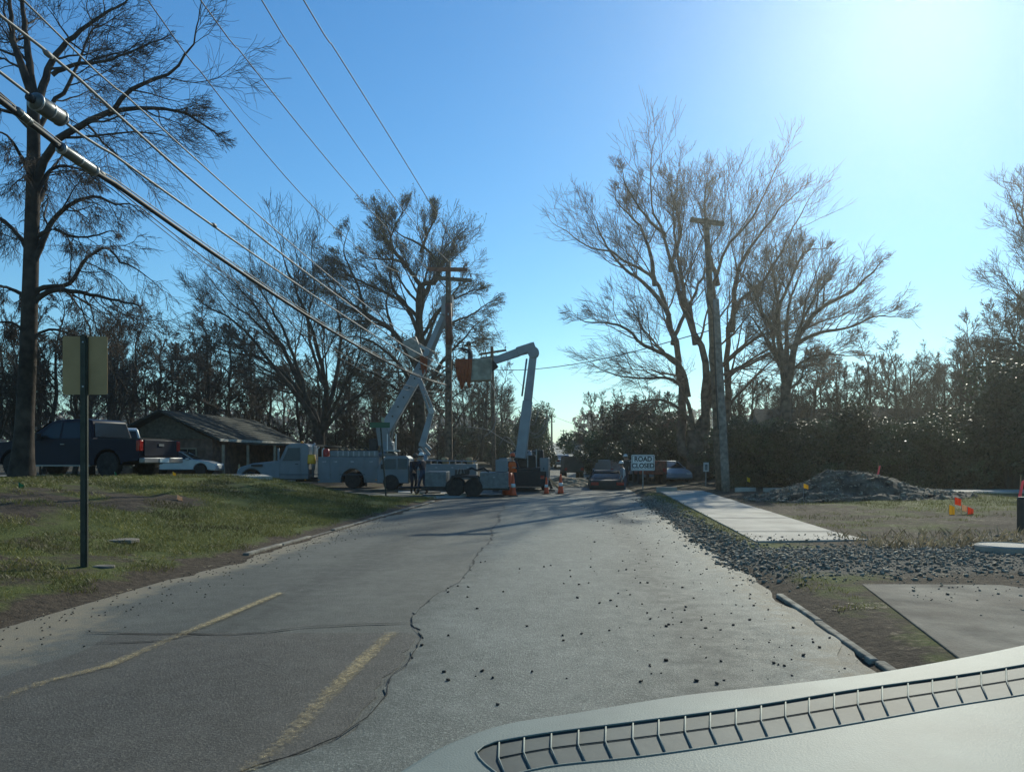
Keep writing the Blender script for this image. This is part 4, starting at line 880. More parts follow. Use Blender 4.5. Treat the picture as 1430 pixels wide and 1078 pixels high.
for x_ in (-1.7, 1.5):
    b = MB(); b.box(x_ - .6, x_ + .6, -.045, .02, .5, 1.75); f_ = b.build('window', M_stucco, hs); b = MB(); b.box(x_ - .52, x_ - .03, -.065, -.05, .58, 1.67); b.box(x_ + .03, x_ + .52, -.065, -.05, .58, 1.67); b.build('pane', M_glass, f_)
b = MB(); b.box(4.9, 5.8, 8.44, 8.5, -.3, 1.75); b.build('door', M_brown, hs)
# house hidden behind the hedge on the right
h2 = thing('house', (27, 62, 0.4), R(-6), 'pale roofed house mostly hidden behind the right hand hedge', 'house')
b = MB(); b.box(-7, 7, 0, 8, -.5, 3.0); b.build('wall', M_stucco, h2)
b = MB(); b.prism([(-.6, 2.9), (4, 5.3), (8.6, 2.9), (8.6, 2.75), (-.6, 2.75)], -7.5, 7.5); o = b.build('roof', M_roof, h2); o.rotation_euler = (0, 0, R(90)); o.location = (0, 0, 0)
for x_ in (-4.5, -1, 3.5):
    b = MB(); b.box(x_ - .7, x_ + .7, -.045, .02, .9, 2.2); f_ = b.build('window', M_signf, h2); b = MB(); b.box(x_ - .6, x_ + .6, -.06, -.05, 1, 2.1); b.build('pane', M_glass, f_)

# ------------------------------------------------------------------ poles
def pole(base, top, r0, r1, label, m=M_wood, n=12):
    t = thing('utility_pole', tuple(base), 0, label, 'utility pole'); b = MB(); P = [Vector((0, 0, -.3))] + [(Vector(top) - Vector(base)) * (k_ / 8) for k_ in range(1, 9)]
    b.tube(P, [r0 + (r1 - r0) * k_ / 8 for k_ in range(9)], n); b.build('shaft', m, t, sm=True); return t
def arm(t, a, c, m=M_wood, pins=(0.03, .97), w_=.11, hh=.14, brace=None):
    a, c = Vector(a), Vector(c); b = MB(); beam(b, a, c, w_, hh); o = b.build('crossarm', m, t)
    for p in pins:
        q = a.lerp(c, p) + Vector((0, 0, hh / 2)); i_ = MB(); i_.lathe([(.012, 0), (.012, .09), (.05, .1), (.055, .14), (.04, .17), (.05, .19), (.035, .23), (.01, .24)], 'z', 10, q); i_.build('insulator', M_porc, t, sm=True)
    if brace:
        for e in brace: i_ = MB(); beam(i_, a.lerp(c, e[0]) - Vector((0, .06, .05)), Vector(e[1]), .03, .05); i_.build('arm_brace', m, t)
    return o
YP = 42.0
B1 = Vector((W(627, 660, YP).x, YP, 0.0)); T1 = W(626, 366, YP)
p1 = pole(B1, T1, .21, .135, 'tall brown wooden utility pole with double crossarms behind the trailer')
def L1(px, py, dY=0): return W(px, py, YP + dY) - B1
arm(p1, L1(597, 376, -.22), L1(653, 377, -.22), m=mat('painted_crossarm', (.22, .09, .05), .8, var=.2), pins=(.03, .5, .97), hh=.2)
arm(p1, L1(605, 388, -.22), L1(659, 392, .22), pins=(.04, .97), hh=.19, brace=[(.12, L1(625, 404)), (.88, L1(629, 408))])
b = MB(); b.tube([L1(626.3, 424), L1(627, 482)], [.172, .185], 14); b.build('line_guard', mat('faded_orange_guard', (.16, .045, .025), .7, var=.4, scale=3, dirt=.5), p1, sm=True)
for py in (404, 440, 512, 560): b = MB(); b.box(-.03, .03, -.28, -.16, -.05, .05, Matrix.Translation(L1(626.5, py))); b.build('through_bolt', M_steel, p1)
b = MB(); b.tube([L1(632, 430), L1(633.5, 655)], .012, 5); b.build('ground_wire', M_cable, p1)
YQ = 66.0
B2 = Vector((W(690, 0, YQ).x, YQ, Hs(W(690, 0, YQ).x, YQ))); T2 = W(687, 484, YQ)
p2 = pole(B2, T2, .19, .13, 'second wooden utility pole rising behind the raised bucket', M_wood)
def L2(px, py): return W(px, py, YQ) - B2
arm(p2, L2(669, 495), L2(707, 489), pins=(.02, .97), hh=.17); arm(p2, L2(671, 500), L2(700, 497), pins=(.04,), hh=.12, brace=[(.1, L2(688, 508))])
for (px, pt, pb, Y, lab) in ((763.5, 573, 612, 135, 'far thin utility pole with two crossarms left of the road gap'), (770.5, 579, 612, 150, 'far utility pole just right of another in the road gap'), (787, 600, 618, 240, 'very distant utility pole in the road gap'), (791, 606, 620, 300, 'smallest farthest utility pole in the road gap')):
    x_ = W(px, 0, Y).x; B_ = Vector((x_, Y, Hs(x_, Y))); T_ = W(px, pt, Y); t = pole(B_, T_, .2, .14, lab, M_wood, 8)
    k_ = Y / F; h_ = T_.z - B_.z
    arm(t, (-6.5 * k_ * (135 / Y) ** .5, 0, h_ - .35), (6.5 * k_ * (135 / Y) ** .5, 0, h_ - .35), pins=(.05, .95)); arm(t, (-4.5 * k_, 0, h_ - 1.3), (4.5 * k_, 0, h_ - 1.3), pins=(.05, .95))
YR = 37.0
B3 = Vector((W(1006, 0, YR).x, YR, Hs(W(1006, 0, YR).x, YR))); T3 = W(986, 305, YR)
p3 = pole(B3, T3, .2, .13, 'old leaning wooden pole with one bare crossarm, right of the road', M_wood)
def L3(px, py, d=0): return W(px, py, YR + d) - B3
arm(p3, L3(964, 307), L3(1011, 313, -.1), pins=(), hh=.2, w_=.14, brace=[(.25, L3(987, 322))]); 
for k_ in (.12, .85): i_ = MB(); i_.tube([L3(964, 307).lerp(L3(1011, 313), k_), L3(964, 307).lerp(L3(1011, 313), k_) + Vector((0, 0, -.25))], .02, 6); i_.build('bolt', M_steel, p3)
i_ = MB(); i_.tube([L3(990, 420, -.2), L3(996, 440, -.3), L3(999, 520, -.25), L3(1003, 600, -.25)], .025, 6); i_.build('riser_cable', M_cable, p3)
YS = 35.5
B4 = Vector((W(1014, 0, YS).x, YS, Hs(W(1014, 0, YS).x, YS))); T4 = W(1000, 418, YS)
p4 = pole(B4, T4, .19, .13, 'shorter new grey wooden pole leaning beside the old one', M_wood2)
# --- wires
def run(name, a0, pts, rad, m, label, endp=None, back=14, grp=None, cat='wire', n=8, raw=False):
    """a0: lateral offset of this wire in plan; each outline point is put where its sight line meets that vertical plane"""
    P = []
    for px, py in pts:
        Y = a0 * F / (px - 815); P.append(Vector((a0 + SL * Y, Y, EYE + (640 - py) / F * Y)))
    if not raw:
        A = np.array([[1, p.y, p.y ** 2] for p in P]); z = np.array([p.z for p in P]); wgt = np.array([1 / max(3.0, p.y) for p in P])
        if endp is not None: A = np.vstack([A, [1, endp[1], endp[1] ** 2]]); z = np.append(z, endp[2]); wgt = np.append(wgt, 3.0)
        k3 = np.linalg.lstsq(A * wgt[:, None], z * wgt, rcond=None)[0]
        y0 = P[0].y; y1 = endp[1]; P = [Vector((a0 + SL * yy, yy, k3[0] + k3[1] * yy + k3[2] * yy * yy)) for yy in np.linspace(y0, y1, 14)]
    if endp is not None: P[-1 if not raw else len(P):] = [Vector(endp)]
    d = P[0] - P[1]; P = [P[0] + d.normalized() * back + Vector((0, 0, .012 * back * back * .3))] + P
    C_ = catmull([tuple(p) for p in P], 60)
    o = MB(); o.tube([Vector(c) for c in C_], rad, n); o = o.build(name, m, sm=True); return tag(o, label, cat, grp)
def a_of(P): return P[0] - SL * P[1]
e1 = W(655, 377, YP - .22); run('power_line', a_of(e1), [(425, 2), (478, 86), (540, 185), (600, 282)], .014, M_cable, 'rightmost thin black line running up from the pole top', e1)
e2 = W(627, 366, YP); run('power_line', a_of(e2), [(365, 2), (430, 98), (534, 254), (588, 326)], .013, M_cable, 'thin black line second from the right, above the leafing oak', e2)
e3 = W(598, 376, YP - .22); run('power_line', a_of(e3), [(280, 2), (360, 101), (485, 257), (545, 325)], .013, M_cable, 'thin black line third from the right against the sky', e3)
e4 = W(606, 386, YP - .22); run('power_line', a_of(e4) - .25, [(205, 2), (270, 86), (340, 172), (412, 258), (464, 323)], .011, M_cable, 'faint thin line fourth from the right against the sky', e4 + Vector((-.1, 0, 0)))
e5 = W(622, 500, YP - .2); run('telephone_cable', a_of(e5), [(35, 0), (120, 84), (220, 176), (312, 259), (400, 336), (470, 390), (545, 450)], .013, M_alum, 'thin bright wire topmost of the lower bundle', e5)
e6 = W(624, 514, YP - .2); run('telephone_cable', a_of(e6), [(2, 24), (28, 52), (52, 62), (68, 76), (112, 112), (163, 159), (270, 254), (400, 360), (490, 427), (560, 480)], .021, M_alum, 'grey twisted wire kinked near the upper left corner', e6, raw=True)
e7 = W(621, 524, YP - .2); run('telephone_cable', a_of(e7), [(2, 101), (41, 129), (88, 167), (140, 206), (204, 249), (302, 317), (400, 388), (470, 435), (540, 476)], .02, M_alum, 'grey cable that carries the wide black splice box', e7)
e8 = W(624, 538, YP - .2); run('telephone_cable', a_of(e8), [(2, 137), (82, 205), (135, 241), (163, 258), (302, 354), (400, 421), (490, 478), (560, 518)], .038, M_cable, 'thickest black cable crossing the left sky', e8)
e9 = W(624, 548, YP - .2); run('telephone_cable', a_of(e9), [(2, 127), (80, 195), (184, 281), (260, 345), (327, 402), (420, 455), (520, 505)], .009, M_cable, 'hair thin wire lowest of the left bundle', e9)
run('telephone_cable', a_of(e9) - .05, [(2, 133), (80, 199), (184, 286), (260, 351), (327, 410), (420, 463), (520, 512)], .007, M_cable, 'hair thin wire just under the lowest wire of the bundle', e9 + Vector((0, 0, -.2)))
run('support_strand', a_of(e8), [(2, 128), (82, 198), (135, 235), (163, 253), (302, 349), (400, 416), (490, 473), (560, 514)], .009, M_alum, 'bright strand lashed along the top of the thickest cable', e8 + Vector((0, 0, .06)))
def onw(a0, px, py): Y = a0 * F / (px - 815); return Vector((a0 + SL * Y, Y, EYE + (640 - py) / F * Y))
def can(a0, A, B_, r, label, ribs):
    p, q = onw(a0, *A), onw(a0, *B_); root = thing('splice_box', tuple(p), 0, label, 'cable splice'); d = q - p; b = MB()
    b.tube([d * t for t in (0, .06, .12, .5, .88, .94, 1)], [r * .35, r * .8, r, r * 1.02, r, r * .8, r * .35], 14); b.build('casing', M_spl, root, sm=True)
    for t in ribs: i_ = MB(); i_.tube([d * t, d * (t + .035)], r * 1.07, 14); i_.build('band', M_steel, root, sm=True)
    i_ = MB(); i_.tube([d * -.12, d * 0.02], r * .45, 10); i_.build('end_cap', M_black, root, sm=True); i_ = MB(); i_.tube([d * .98, d * 1.1], r * .45, 10); i_.build('end_cap', M_black, root, sm=True)
can(a_of(e7), (45, 139), (88, 167), .115, 'wide black splice box hanging in front of the left tree trunk', (.1, .5, .88))
can(a_of(e8), (82, 205), (134, 240), .075, 'long grey tubular splice on the thickest cable', (.05, .5, .93))
can(a_of(e8), (20, 152), (44, 173), .055, 'small black splice on the thickest cable near the left edge', (.3, .7))
for px, py, lab in ((67, 76, 'bright clamp on the kinked grey wire'), (142, 243, 'bright clamp just beyond the long splice'), (299, 315, 'small bright splice sleeve on the grey cable')):
    a0 = a_of(e6) if px == 67 else a_of(e8) if px == 142 else a_of(e7); p = onw(a0, px, py); b = MB(); d = (onw(a0, px + 6, py + 5) - p).normalized() * .09
    b.tube([p - d, p - d * .4, p + d * .4, p + d], [.02, .04, .04, .02], 8); tag(b.build('wire_clamp', M_alum, sm=True), lab, 'clamp')
def cat3(pts, rad, m, label, name='power_line', cat='wire', n=5, k=30):
    C_ = catmull([tuple(p) for p in pts], k); o = MB(); o.tube([Vector(c) for c in C_], rad, n); return tag(o.build(name, m, sm=True), label, cat)
cat3([W(654, 377, YP), W(680, 432, 52), W(706, 489, YQ)], .016, M_cable, 'black line from the first pole down to the second pole, right side')
cat3([W(660, 392, YP), W(675, 440, 53), W(688, 484, YQ)], .014, M_cable, 'black line between the first and second pole tops')
cat3([W(630, 420, YP), W(650, 460, 52), W(670, 495, YQ)], .012, M_cable, 'thin line from the first pole to the left end of the second crossarm')
cat3([W(707, 490, YQ), W(722, 530, 90), W(763, 574, 135)], .02, M_cable, 'line sagging from the second pole towards the far poles')
cat3([W(692, 517, YQ), W(740, 516, 60), W(800, 509, 52), W(870, 495, 45), W(990, 462, YR)], .026, M_cable, 'single dark wire crossing the open sky above the road')
cat3([W(765, 578, 134), W(790, 588, 90), W(830, 600, 60)], .016, M_cable, 'faint wire low over the road gap')
for i, (pts) in enumerate([[(724, 572), (736, 590), (746, 592), (752, 575)], [(735, 600), (748, 606), (758, 596), (763, 580)], [(745, 612), (757, 606), (764, 592), (768, 576)], [(697, 622), (706, 610), (716, 618), (722, 630)], [(652, 596), (680, 600), (700, 612), (716, 621)], [(676, 610), (690, 596), (694, 560), (686, 535)]]):
    cat3([W(px, py, 40 + i) for px, py in pts], .02, M_alum, ['sunlit slack jumper wire looping right of the white boom', 'second sunlit jumper loop right of the white boom', 'outermost sunlit jumper loop right of the white boom', 'short sunlit loop at the foot of the white boom', 'pale wire drooping from the pole to the boom foot', 'pale hose curving down beside the second pole'][i], 'jumper_wire')

# ------------------------------------------------------------------ vehicles
def cab_side(zb, zt, k): return lambda z: 1.0 if z < zb else 1.0 - k * (z - zb) / (zt - zb)
def pickup(loc, rz, label, paint, second=False):
    t = thing('pickup_truck', loc, rz, label, 'pickup truck'); L_ = 5.8; r = .41; fx, rx = 1.9, -1.72
    low = [(2.82, .45), (2.88, .62), (2.86, 1.02), (2.6, 1.13), (1.35, 1.2)]
    prof = [(-2.85, .55), (-2.9, 1.2), (-1.05, 1.24), (1.3, 1.22), (2.45, 1.14), (2.82, 1.02), (2.9, .66), (2.86, .45)] + [(fx + r * 1.2, .45)] + arc(fx, .42, r * 1.22, 0, 180)[::1] + [(fx - r * 1.2, .4), (rx + r * 1.22, .4)] + arc(rx, .42, r * 1.22, 0, 180) + [(-2.3, .5)]
    b = MB(); b.prism(prof, -.98, .98, lambda z: 1.0 if z < .95 else 1 - .06 * (z - .95) / .3); b.build('body', paint, t, bev=.03)
    sd = cab_side(1.2, 1.88, .19)
    b = MB(); b.prism([(1.45, 1.2), (.55, 1.80), (.3, 1.86), (-.75, 1.88), (-.98, 1.82), (-1.12, 1.2)], -.93, .93, sd); b.build('cab', paint, t, bev=.04)
    for s_ in (-1, 1):
        for poly, nm in (([(.95, 1.26), (.45, 1.74), (.12, 1.76), (.12, 1.26)], 'window'), ([(.04, 1.26), (.04, 1.76), (-.72, 1.76), (-.86, 1.26)], 'window')):
            b = MB(); b.prism(poly, s_ * .925, s_ * .943, sd); b.build(nm, M_glass, t)
        b = MB(); b.box(-.12, .02, s_ * .985, s_ * 1.01, 1.05, 1.08); b.build('door_handle', M_chrome, t)
        b = MB(); b.box(.75, .95, s_ * 1.0, s_ * 1.2, 1.2, 1.42); b.build('mirror', M_black, t, bev=.02)
        b = MB(); b.box(-2.915, -2.78, s_ * .80, s_ * .985, .85, 1.18); b.build('tail_light', M_red, t, bev=.015)
        b = MB(); b.box(2.72, 2.9, s_ * .6, s_ * .96, .78, .98); b.build('headlight', M_signf, t, bev=.02)
        b = MB(); b.box(-1.1, 1.3, s_ * .92, s_ * 1.02, .36, .41); b.build('running_board', M_chrome, t)
    b = MB(); b.add([Vector((1.42, y_ * .86, 1.25)) for y_ in (-1, 1)] + [Vector((.62, y_ * .75, 1.80)) for y_ in (1, -1)], [(0, 1, 2, 3)])
    for v_ in range(4): b.v[v_] = (b.v[v_][0] + .02, b.v[v_][1], b.v[v_][2] + .01)
    b.build('windscreen', M_glass, t)
    b = MB(); b.add([(-1.125, -.80, 1.3), (-1.125, .80, 1.3), (-1.02, .70, 1.76), (-1.02, -.70, 1.76)], [(0, 1, 2, 3)]); b.build('rear_window', M_glass, t)
    b = MB(); b.box(-2.8, -1.2, -.8, .8, 1.19, 1.252); b.build('bed_liner', M_black, t)
    b = MB(); b.box(-2.93, -2.87, -.78, .78, .68, 1.2); tg = b.build('tailgate', paint, t, bev=.015)
    b = MB(); b.box(-2.95, -2.93, -.12, .12, 1.0, 1.08); b.build('badge', M_chrome, tg)
    b = MB(); b.box(-3.05, -2.85, -.95, .95, .46, .64); bp = b.build('rear_bumper', M_chrome, t, bev=.03)
    b = MB(); b.box(-3.065, -3.05, -.22, .22, .48, .62); b.build('number_plate', M_signf, bp)
    b = MB(); b.box(2.85, 3.02, -.97, .97, .42, .62); b.build('front_bumper', M_chrome, t, bev=.03)
    for x_ in (fx, rx):
        for s_ in (-1, 1): wheel(t, x_, s_ * .86, r, .27, face=s_)
    return t
zP = .985
fwd = R(180 - 14)
pickup((-14.15, 26.6, zP), fwd, 'dark blue crew cab pickup parked side-on by the big tree', M_blue)
pickup((-15.9, 32.2, .92), R(180 - 62), 'silver pickup seen from behind, partly hidden by the blue one', M_silver)
def sedan(loc, rz, label, paint, sc_=1.0):
    t = thing('sedan', loc, rz, label, 'car'); r = .33; fx, rx = 1.42, -1.35
    prof = [(-2.25, .32), (-2.32, .6), (-2.28, .92), (-1.6, .98), (1.0, .96), (1.9, .82), (2.28, .66), (2.34, .4), (2.28, .28)] + arc(fx, .33, r * 1.2, 0, 180) + arc(rx, .33, r * 1.2, 0, 180)
    b = MB(); b.prism(prof, -.88, .88, lambda z: 1 - .05 * max(0, z - .6)); b.build('body', paint, t, bev=.04)
    sd = cab_side(.95, 1.42, .26)
    b = MB(); b.prism([(1.05, .95), (.35, 1.33), (-.05, 1.42), (-.75, 1.40), (-1.75, .97)], -.84, .84, sd); b.build('cabin', M_glass, t, bev=.03)
    b = MB(); b.prism([(.2, 1.385), (-.05, 1.435), (-.75, 1.415), (-.98, 1.33)], -.80, .80, sd)
    for s_ in (-1, 1):
        for px_ in ((.98, .95, .28, 1.36), (-.42, .95, -.42, 1.42), (-1.55, .97, -.85, 1.39)):
            b.v += []; beam(b, (px_[0], s_ * .835, px_[1]), (px_[2], s_ * .64, px_[3]), .05, .05)
    b.build('roof', paint, t)
    for s_ in (-1, 1):
        b = MB(); b.box(-2.33, -2.2, s_ * .45, s_ * .84, .68, .84); b.build('tail_light', M_red, t, bev=.02)
        b = MB(); b.box(2.12, 2.31, s_ * .5, s_ * .82, .56, .70); b.build('headlight', M_signf, t, bev=.02)
        b = MB(); b.box(.6, .78, s_ * .86, s_ * 1.0, .92, 1.03); b.build('mirror', paint, t, bev=.02)
    for x_ in (fx, rx):
        for s_ in (-1, 1): wheel(t, x_, s_ * .77, r, .2, face=s_)
    return t
sedan((-20.0, 48.5, .59), R(0) + R(4), 'silver sedan parked in front of the brown house', M_silver)
# white service truck with boom, facing left
tA = thing('boom_truck', (-10.6, 44.0, -.02), math.pi, 'white boom truck with round hood facing left, boom leaning to the pole', 'boom truck')
IA = inv(tA)
b = MB(); fx, rx = 3.35, -2.1; r = .45
hood = [(1.75, .55), (1.75, 1.52), (3.3, 1.36), (3.95, 1.16), (4.15, .9), (4.12, .5)] + arc(fx, .5, .56, 0, 180) + [(2.6, .5)]
b.prism(hood, -1.02, 1.02, lambda z: 1 - .12 * max(0, z - .7)); b.build('bonnet', M_white, tA, bev=.06)
b = MB(); b.prism([(.28, .5), (.28, 2.30), (.5, 2.42), (1.25, 2.42), (1.5, 2.28), (1.85, 1.5), (1.85, .5)], -1.05, 1.05, lambda z: 1 - .08 * max(0, z - 1.3)); cb = b.build('cab', M_white, tA, bev=.05)
for s_ in (-1, 1):
    b = MB(); b.prism([(.75, 1.5), (.75, 2.18), (1.38, 2.18), (1.66, 1.5)], s_ * 1.052, s_ * 1.068, lambda z: 1 - .08 * max(0, z - 1.3)); b.build('window', M_glass, cb)
    b = MB(); b.prism([(.72, .62), (.72, 1.46), (1.76, 1.46), (1.76, .62)], s_ * 1.052, s_ * 1.062); dr = b.build('door', M_white, tA, bev=.01)
    b = MB(); b.box(.82, .98, s_ * 1.06, s_ * 1.085, 1.3, 1.34); b.build('handle', M_black, dr)
    b = MB(); b.box(1.75, 1.85, s_ * 1.25, s_ * 1.38, 1.5, 2.15); b.build('mirror', M_white, tA, bev=.02)
    b = MB(); b.box(3.9, 4.1, s_ * .6, s_ * .92, .85, 1.05); b.build('headlight', M_signf, tA, bev=.03)
b = MB(); b.add([(1.83, -.9, 1.55), (1.83, .9, 1.55), (1.53, .85, 2.25), (1.53, -.85, 2.25)], [(0, 1, 2, 3)]); b.build('windscreen', M_glass, tA)
b = MB(); b.box(2.75, 3.35, 1.0, 1.035, 1.18, 1.30); b.build('hood_vent', M_black, tA)
b = MB(); b.tube([(.05, .95, .6), (.05, .95, 2.3), (-.05, .95, 2.42)], .06, 10); b.tube([(.05, .95, 1.0), (.05, .95, 1.7)], .10, 10); b.build('exhaust_stack', M_steel, tA, sm=True)
for k_, x_ in enumerate((.18, -.12, -.38)):
    b = MB(); b.tube([(x_, .7, 1.5), (x_, .7, 2.2 - .06 * k_), (x_ - .1, .7, 2.28 - .06 * k_)], .025, 6); b.build('grab_rail', M_signf, tA, sm=True)
b = MB(); b.lathe([(.20, 0), (.23, .05), (.2, .48), (.17, .5)], 'z', 14, (.12, 1.0, 1.32)); b.build('water_cooler', M_yellow, tA, sm=True)
body = [(-.25, .32), (-.25, 1.70), (-3.5, 1.70), (-3.5, .32), (rx - .62, .32)] + arc(rx, .45, .62, 180, 0)[0:] + [(rx + .62, .32)]
b = MB(); b.prism(body, -1.2, 1.2); b.build('service_body', M_white, tA, bev=.025)
for x0, x1, z0, z1 in ((-.9, -.32, .5, 1.62), (-1.42, -.96, .5, 1.62), (-2.7, -1.5, 1.12, 1.62), (-3.42, -2.78, .5, 1.62)):
    b = MB(); b.box(x0, x1, 1.205, 1.222, z0, z1); d_ = b.build('compartment_door', M_white, tA, bev=.012); b = MB(); b.box((x0 + x1) / 2 - .09, (x0 + x1) / 2 + .09, 1.222, 1.245, z1 - .22, z1 - .14); b.build('latch', M_steel, d_)
b = MB(); b.box(-3.45, -.9, .95, 1.15, 1.72, 2.02); b.build('top_bin', M_white, tA, bev=.02)
for k_ in range(8):
    b = MB(); b.box(-1.35 - .28 * k_, -1.28 - .28 * k_, 1.152, 1.175, 1.74, 2.0); b.build('bin_rib', M_steel, tA)
b = MB(); b.box(-3.4, 2.2, -.5, .5, .35, .6); b.build('chassis', M_black, tA)
b = MB(); b.box(-3.62, -3.45, -1.15, 1.15, .5, .68); b.build('rear_bumper', M_black, tA)
for x_ in (fx, rx):
    for s_ in (-1, 1): wheel(tA, x_, s_ * .98, r, .3, face=s_)
b = MB(); b.box(-3.5, 1.8, 1.206, 1.212, .74, .78); b.build('stripe', mat('grey_decal', (.06, .08, .10), .6), tA)
b = MB(); b.box(-2.0, -1.62, 1.207, 1.214, 1.2, 1.4); b.build('decal', mat('grey_decal', (.06, .08, .10), .6), tA)
for x_ in (-3.4, -.35, .4, 2.0):
    b = MB(); b.box(x_, x_ + .08, 1.07 if x_ > 0 else 1.223, 1.09 if x_ > 0 else 1.24, .45, .5); b.build('marker_light', M_amber, tA)
b = MB(); b.lathe([(.07, 2.42), (.08, 2.5), (.06, 2.56), (.02, 2.57)], 'z', 12, (.9, 0, 0)); b.build('beacon', M_amber, tA, sm=True)
b = MB(); b.box(rx - .72, rx - .68, .8, 1.2, .12, .55); b.build('mud_flap', M_black, tA)
b = MB(); b.box(1.0, 1.9, .9, 1.15, .38, .46); b.build('cab_step', M_steel, tA)
for k_ in range(5):
    b = MB(); b.tube([(-1.2 - .35 * k_, .6, 2.0), (-1.3 - .35 * k_, .7, 2.12 + .05 * (k_ % 3)), (-1.5 - .35 * k_, .6, 2.02)], .035, 6); b.build('coiled_hose', M_cable, tA, sm=True)
b = MB(); b.lathe([(.16, 1.7), (.17, 1.8), (.16, 2.1), (.05, 2.14)], 'z', 12, (-.55, .5, 0)); b.build('fuel_can', M_red, tA, sm=True)
b = MB()
for s_ in (-.2, .2): b.tube([(-.6, s_, 2.12), (-3.4, s_, 2.12)], .03, 6)
for k_ in range(9): b.tube([(-.8 - .3 * k_, -.2, 2.12), (-.8 - .3 * k_, .2, 2.12)], .02, 6)
b.build('ladder', M_timber, tA)
# turret and boom
def LA(px, py, d=0): return IA @ W(px, py, 44.0 + d)
tp = LA(541, 628); b = MB(); b.lathe([(.55, 1.72), (.55, 1.9), (.42, 1.95), (.38, 2.5), (.3, 2.55)], 'z', 20, (tp.x, 0, 0)); b.build('turret', M_white, tA, sm=True, bev=.02)
bm0 = LA(535, 606); bm1 = LA(599, 497); bm2 = LA(628, 424, -1.2)
b = MB()
for s_ in (-.3, .3): b.prism([(tp.x - .35, 2.3), (tp.x + .45, 2.3), (bm0.x + .35, bm0.z + .35), (bm0.x - .25, bm0.z + .35)], s_ - .04, s_ + .04)
b.build('boom_bracket', M_white, tA, bev=.015)
sec = MB(); beam(sec, bm0, bm1, .5, .66, .46, .56); sec.build('boom_lower_section', M_boom, tA, bev=.04)
sec = MB(); beam(sec, bm0.lerp(bm1, .86), bm2, .34, .42, .28, .34); sec.build('boom_upper_section', M_boom, tA, bev=.03)
b = MB(); b.lathe([(.3, -.32), (.3, .32)], 'y', 18, bm0); b.build('pivot_drum', M_steel, tA, sm=False)
b = MB(); b.tube([Vector((tp.x - .1, .0, 2.3)), bm0.lerp(bm1, .35)], .09, 10); b.build('lift_cylinder', M_steel, tA, sm=True)
for k_ in range(7):
    q = bm0.lerp(bm1, .1 + .12 * k_); b = MB(); b.lathe([(.045, 0), (.045, .03)], 'y', 8, q + Vector((.0, .255, .02))); b.build('boom_bolt', M_black, tA)
b = MB(); b.box(-.3, .3, -.3, .3, -.9, .1, Matrix.Translation(LA(628, 424, -.8) + Vector((.1, .3, .2)))); b.build('boom_tip_head', M_boom, tA, bev=.03)
# operator's seat rails by the turret
for px in (541, 553):
    q0, q1 = LA(px, 632, -.5), LA(px, 606, -.5); b = MB(); b.tube([q0, q1], .03, 6); b.build('rail_post', M_signf, tA)
b = MB(); b.box(-.4, .4, -.35, .35, -.05, .02, Matrix.Translation(LA(548, 629, -.4))); b.build('operator_platform', M_steel, tA)
b = MB(); b.box(-.22, .22, -.2, .2, 0, .8, Matrix.Translation(LA(522, 628, -.2) - Vector((0, 0, .2)))); b.build('operator_seat', M_black, tA, bev=.05)
# fibreglass bucket slung beside the boom
b = MB(); M_ = Matrix.Translation(LA(577, 486, .4)) @ Matrix.Rotation(R(24), 4, 'Y')
b.add([M_ @ Vector(v_) for v_ in [(-.33, -.33, -.55), (.33, -.33, -.55), (.33, .33, -.55), (-.33, .33, -.55), (-.4, -.4, .5), (.4, -.4, .5), (.4, .4, .5), (-.4, .4, .5), (-.35, -.35, .5), (.35, -.35, .5), (.35, .35, .5), (-.35, .35, .5), (-.3, -.3, -.5), (.3, -.3, -.5), (.3, .3, -.5), (-.3, .3, -.5)]],
      [(3, 2, 1, 0), (0, 1, 5, 4), (1, 2, 6, 5), (2, 3, 7, 6), (3, 0, 4, 7), (4, 5, 9, 8), (5, 6, 10, 9), (6, 7, 11, 10), (7, 4, 8, 11), (8, 9, 13, 12), (9, 10, 14, 13), (10, 11, 15, 14), (11, 8, 12, 15), (12, 13, 14, 15)])
b.build('bucket', mat('dull_bucket', (.3, .3, .27), .6, var=.15, dirt=.3), tA, bev=.02)
b = MB(); beam(b, LA(577, 478, .3), LA(602, 492, .1), .12, .16); b.build('bucket_arm', M_steel, tA)
def drape(name, P, wd, hh, m, parent, label=None, seed=1, fold=5):
    g_ = np.random.default_rng(seed); nu, nv = 22, 18; u = np.linspace(0, 1, nu); v = np.linspace(0, 1, nv); U, V_ = np.meshgrid(u, v)
    narrow = 1 - .35 * V_ + .25 * (1 - V_) * V_; X_ = (U - .5) * wd * narrow; Y_ = -.05 - .06 * np.sin(U * fold * 6.28) * (.3 + V_) - .1 * np.sin(U * 3.14); Z_ = -V_ * hh * (1 - .18 * np.cos(U * 9))
    Vv, Fc = grid(X_ + P[0], Y_ + P[1], Z_ + P[2]); o = fast(name, Vv, Fc, m, parent, sm=True); s_ = o.modifiers.new('thick', 'SOLIDIFY'); s_.thickness = .012; return o
q = LA(592, 498, -.45); o = drape('insulating_blanket', (0, 0, 0), .42, .85, M_orange, tA, seed=2); o.location = q; o.rotation_euler = (0, 0, math.pi)
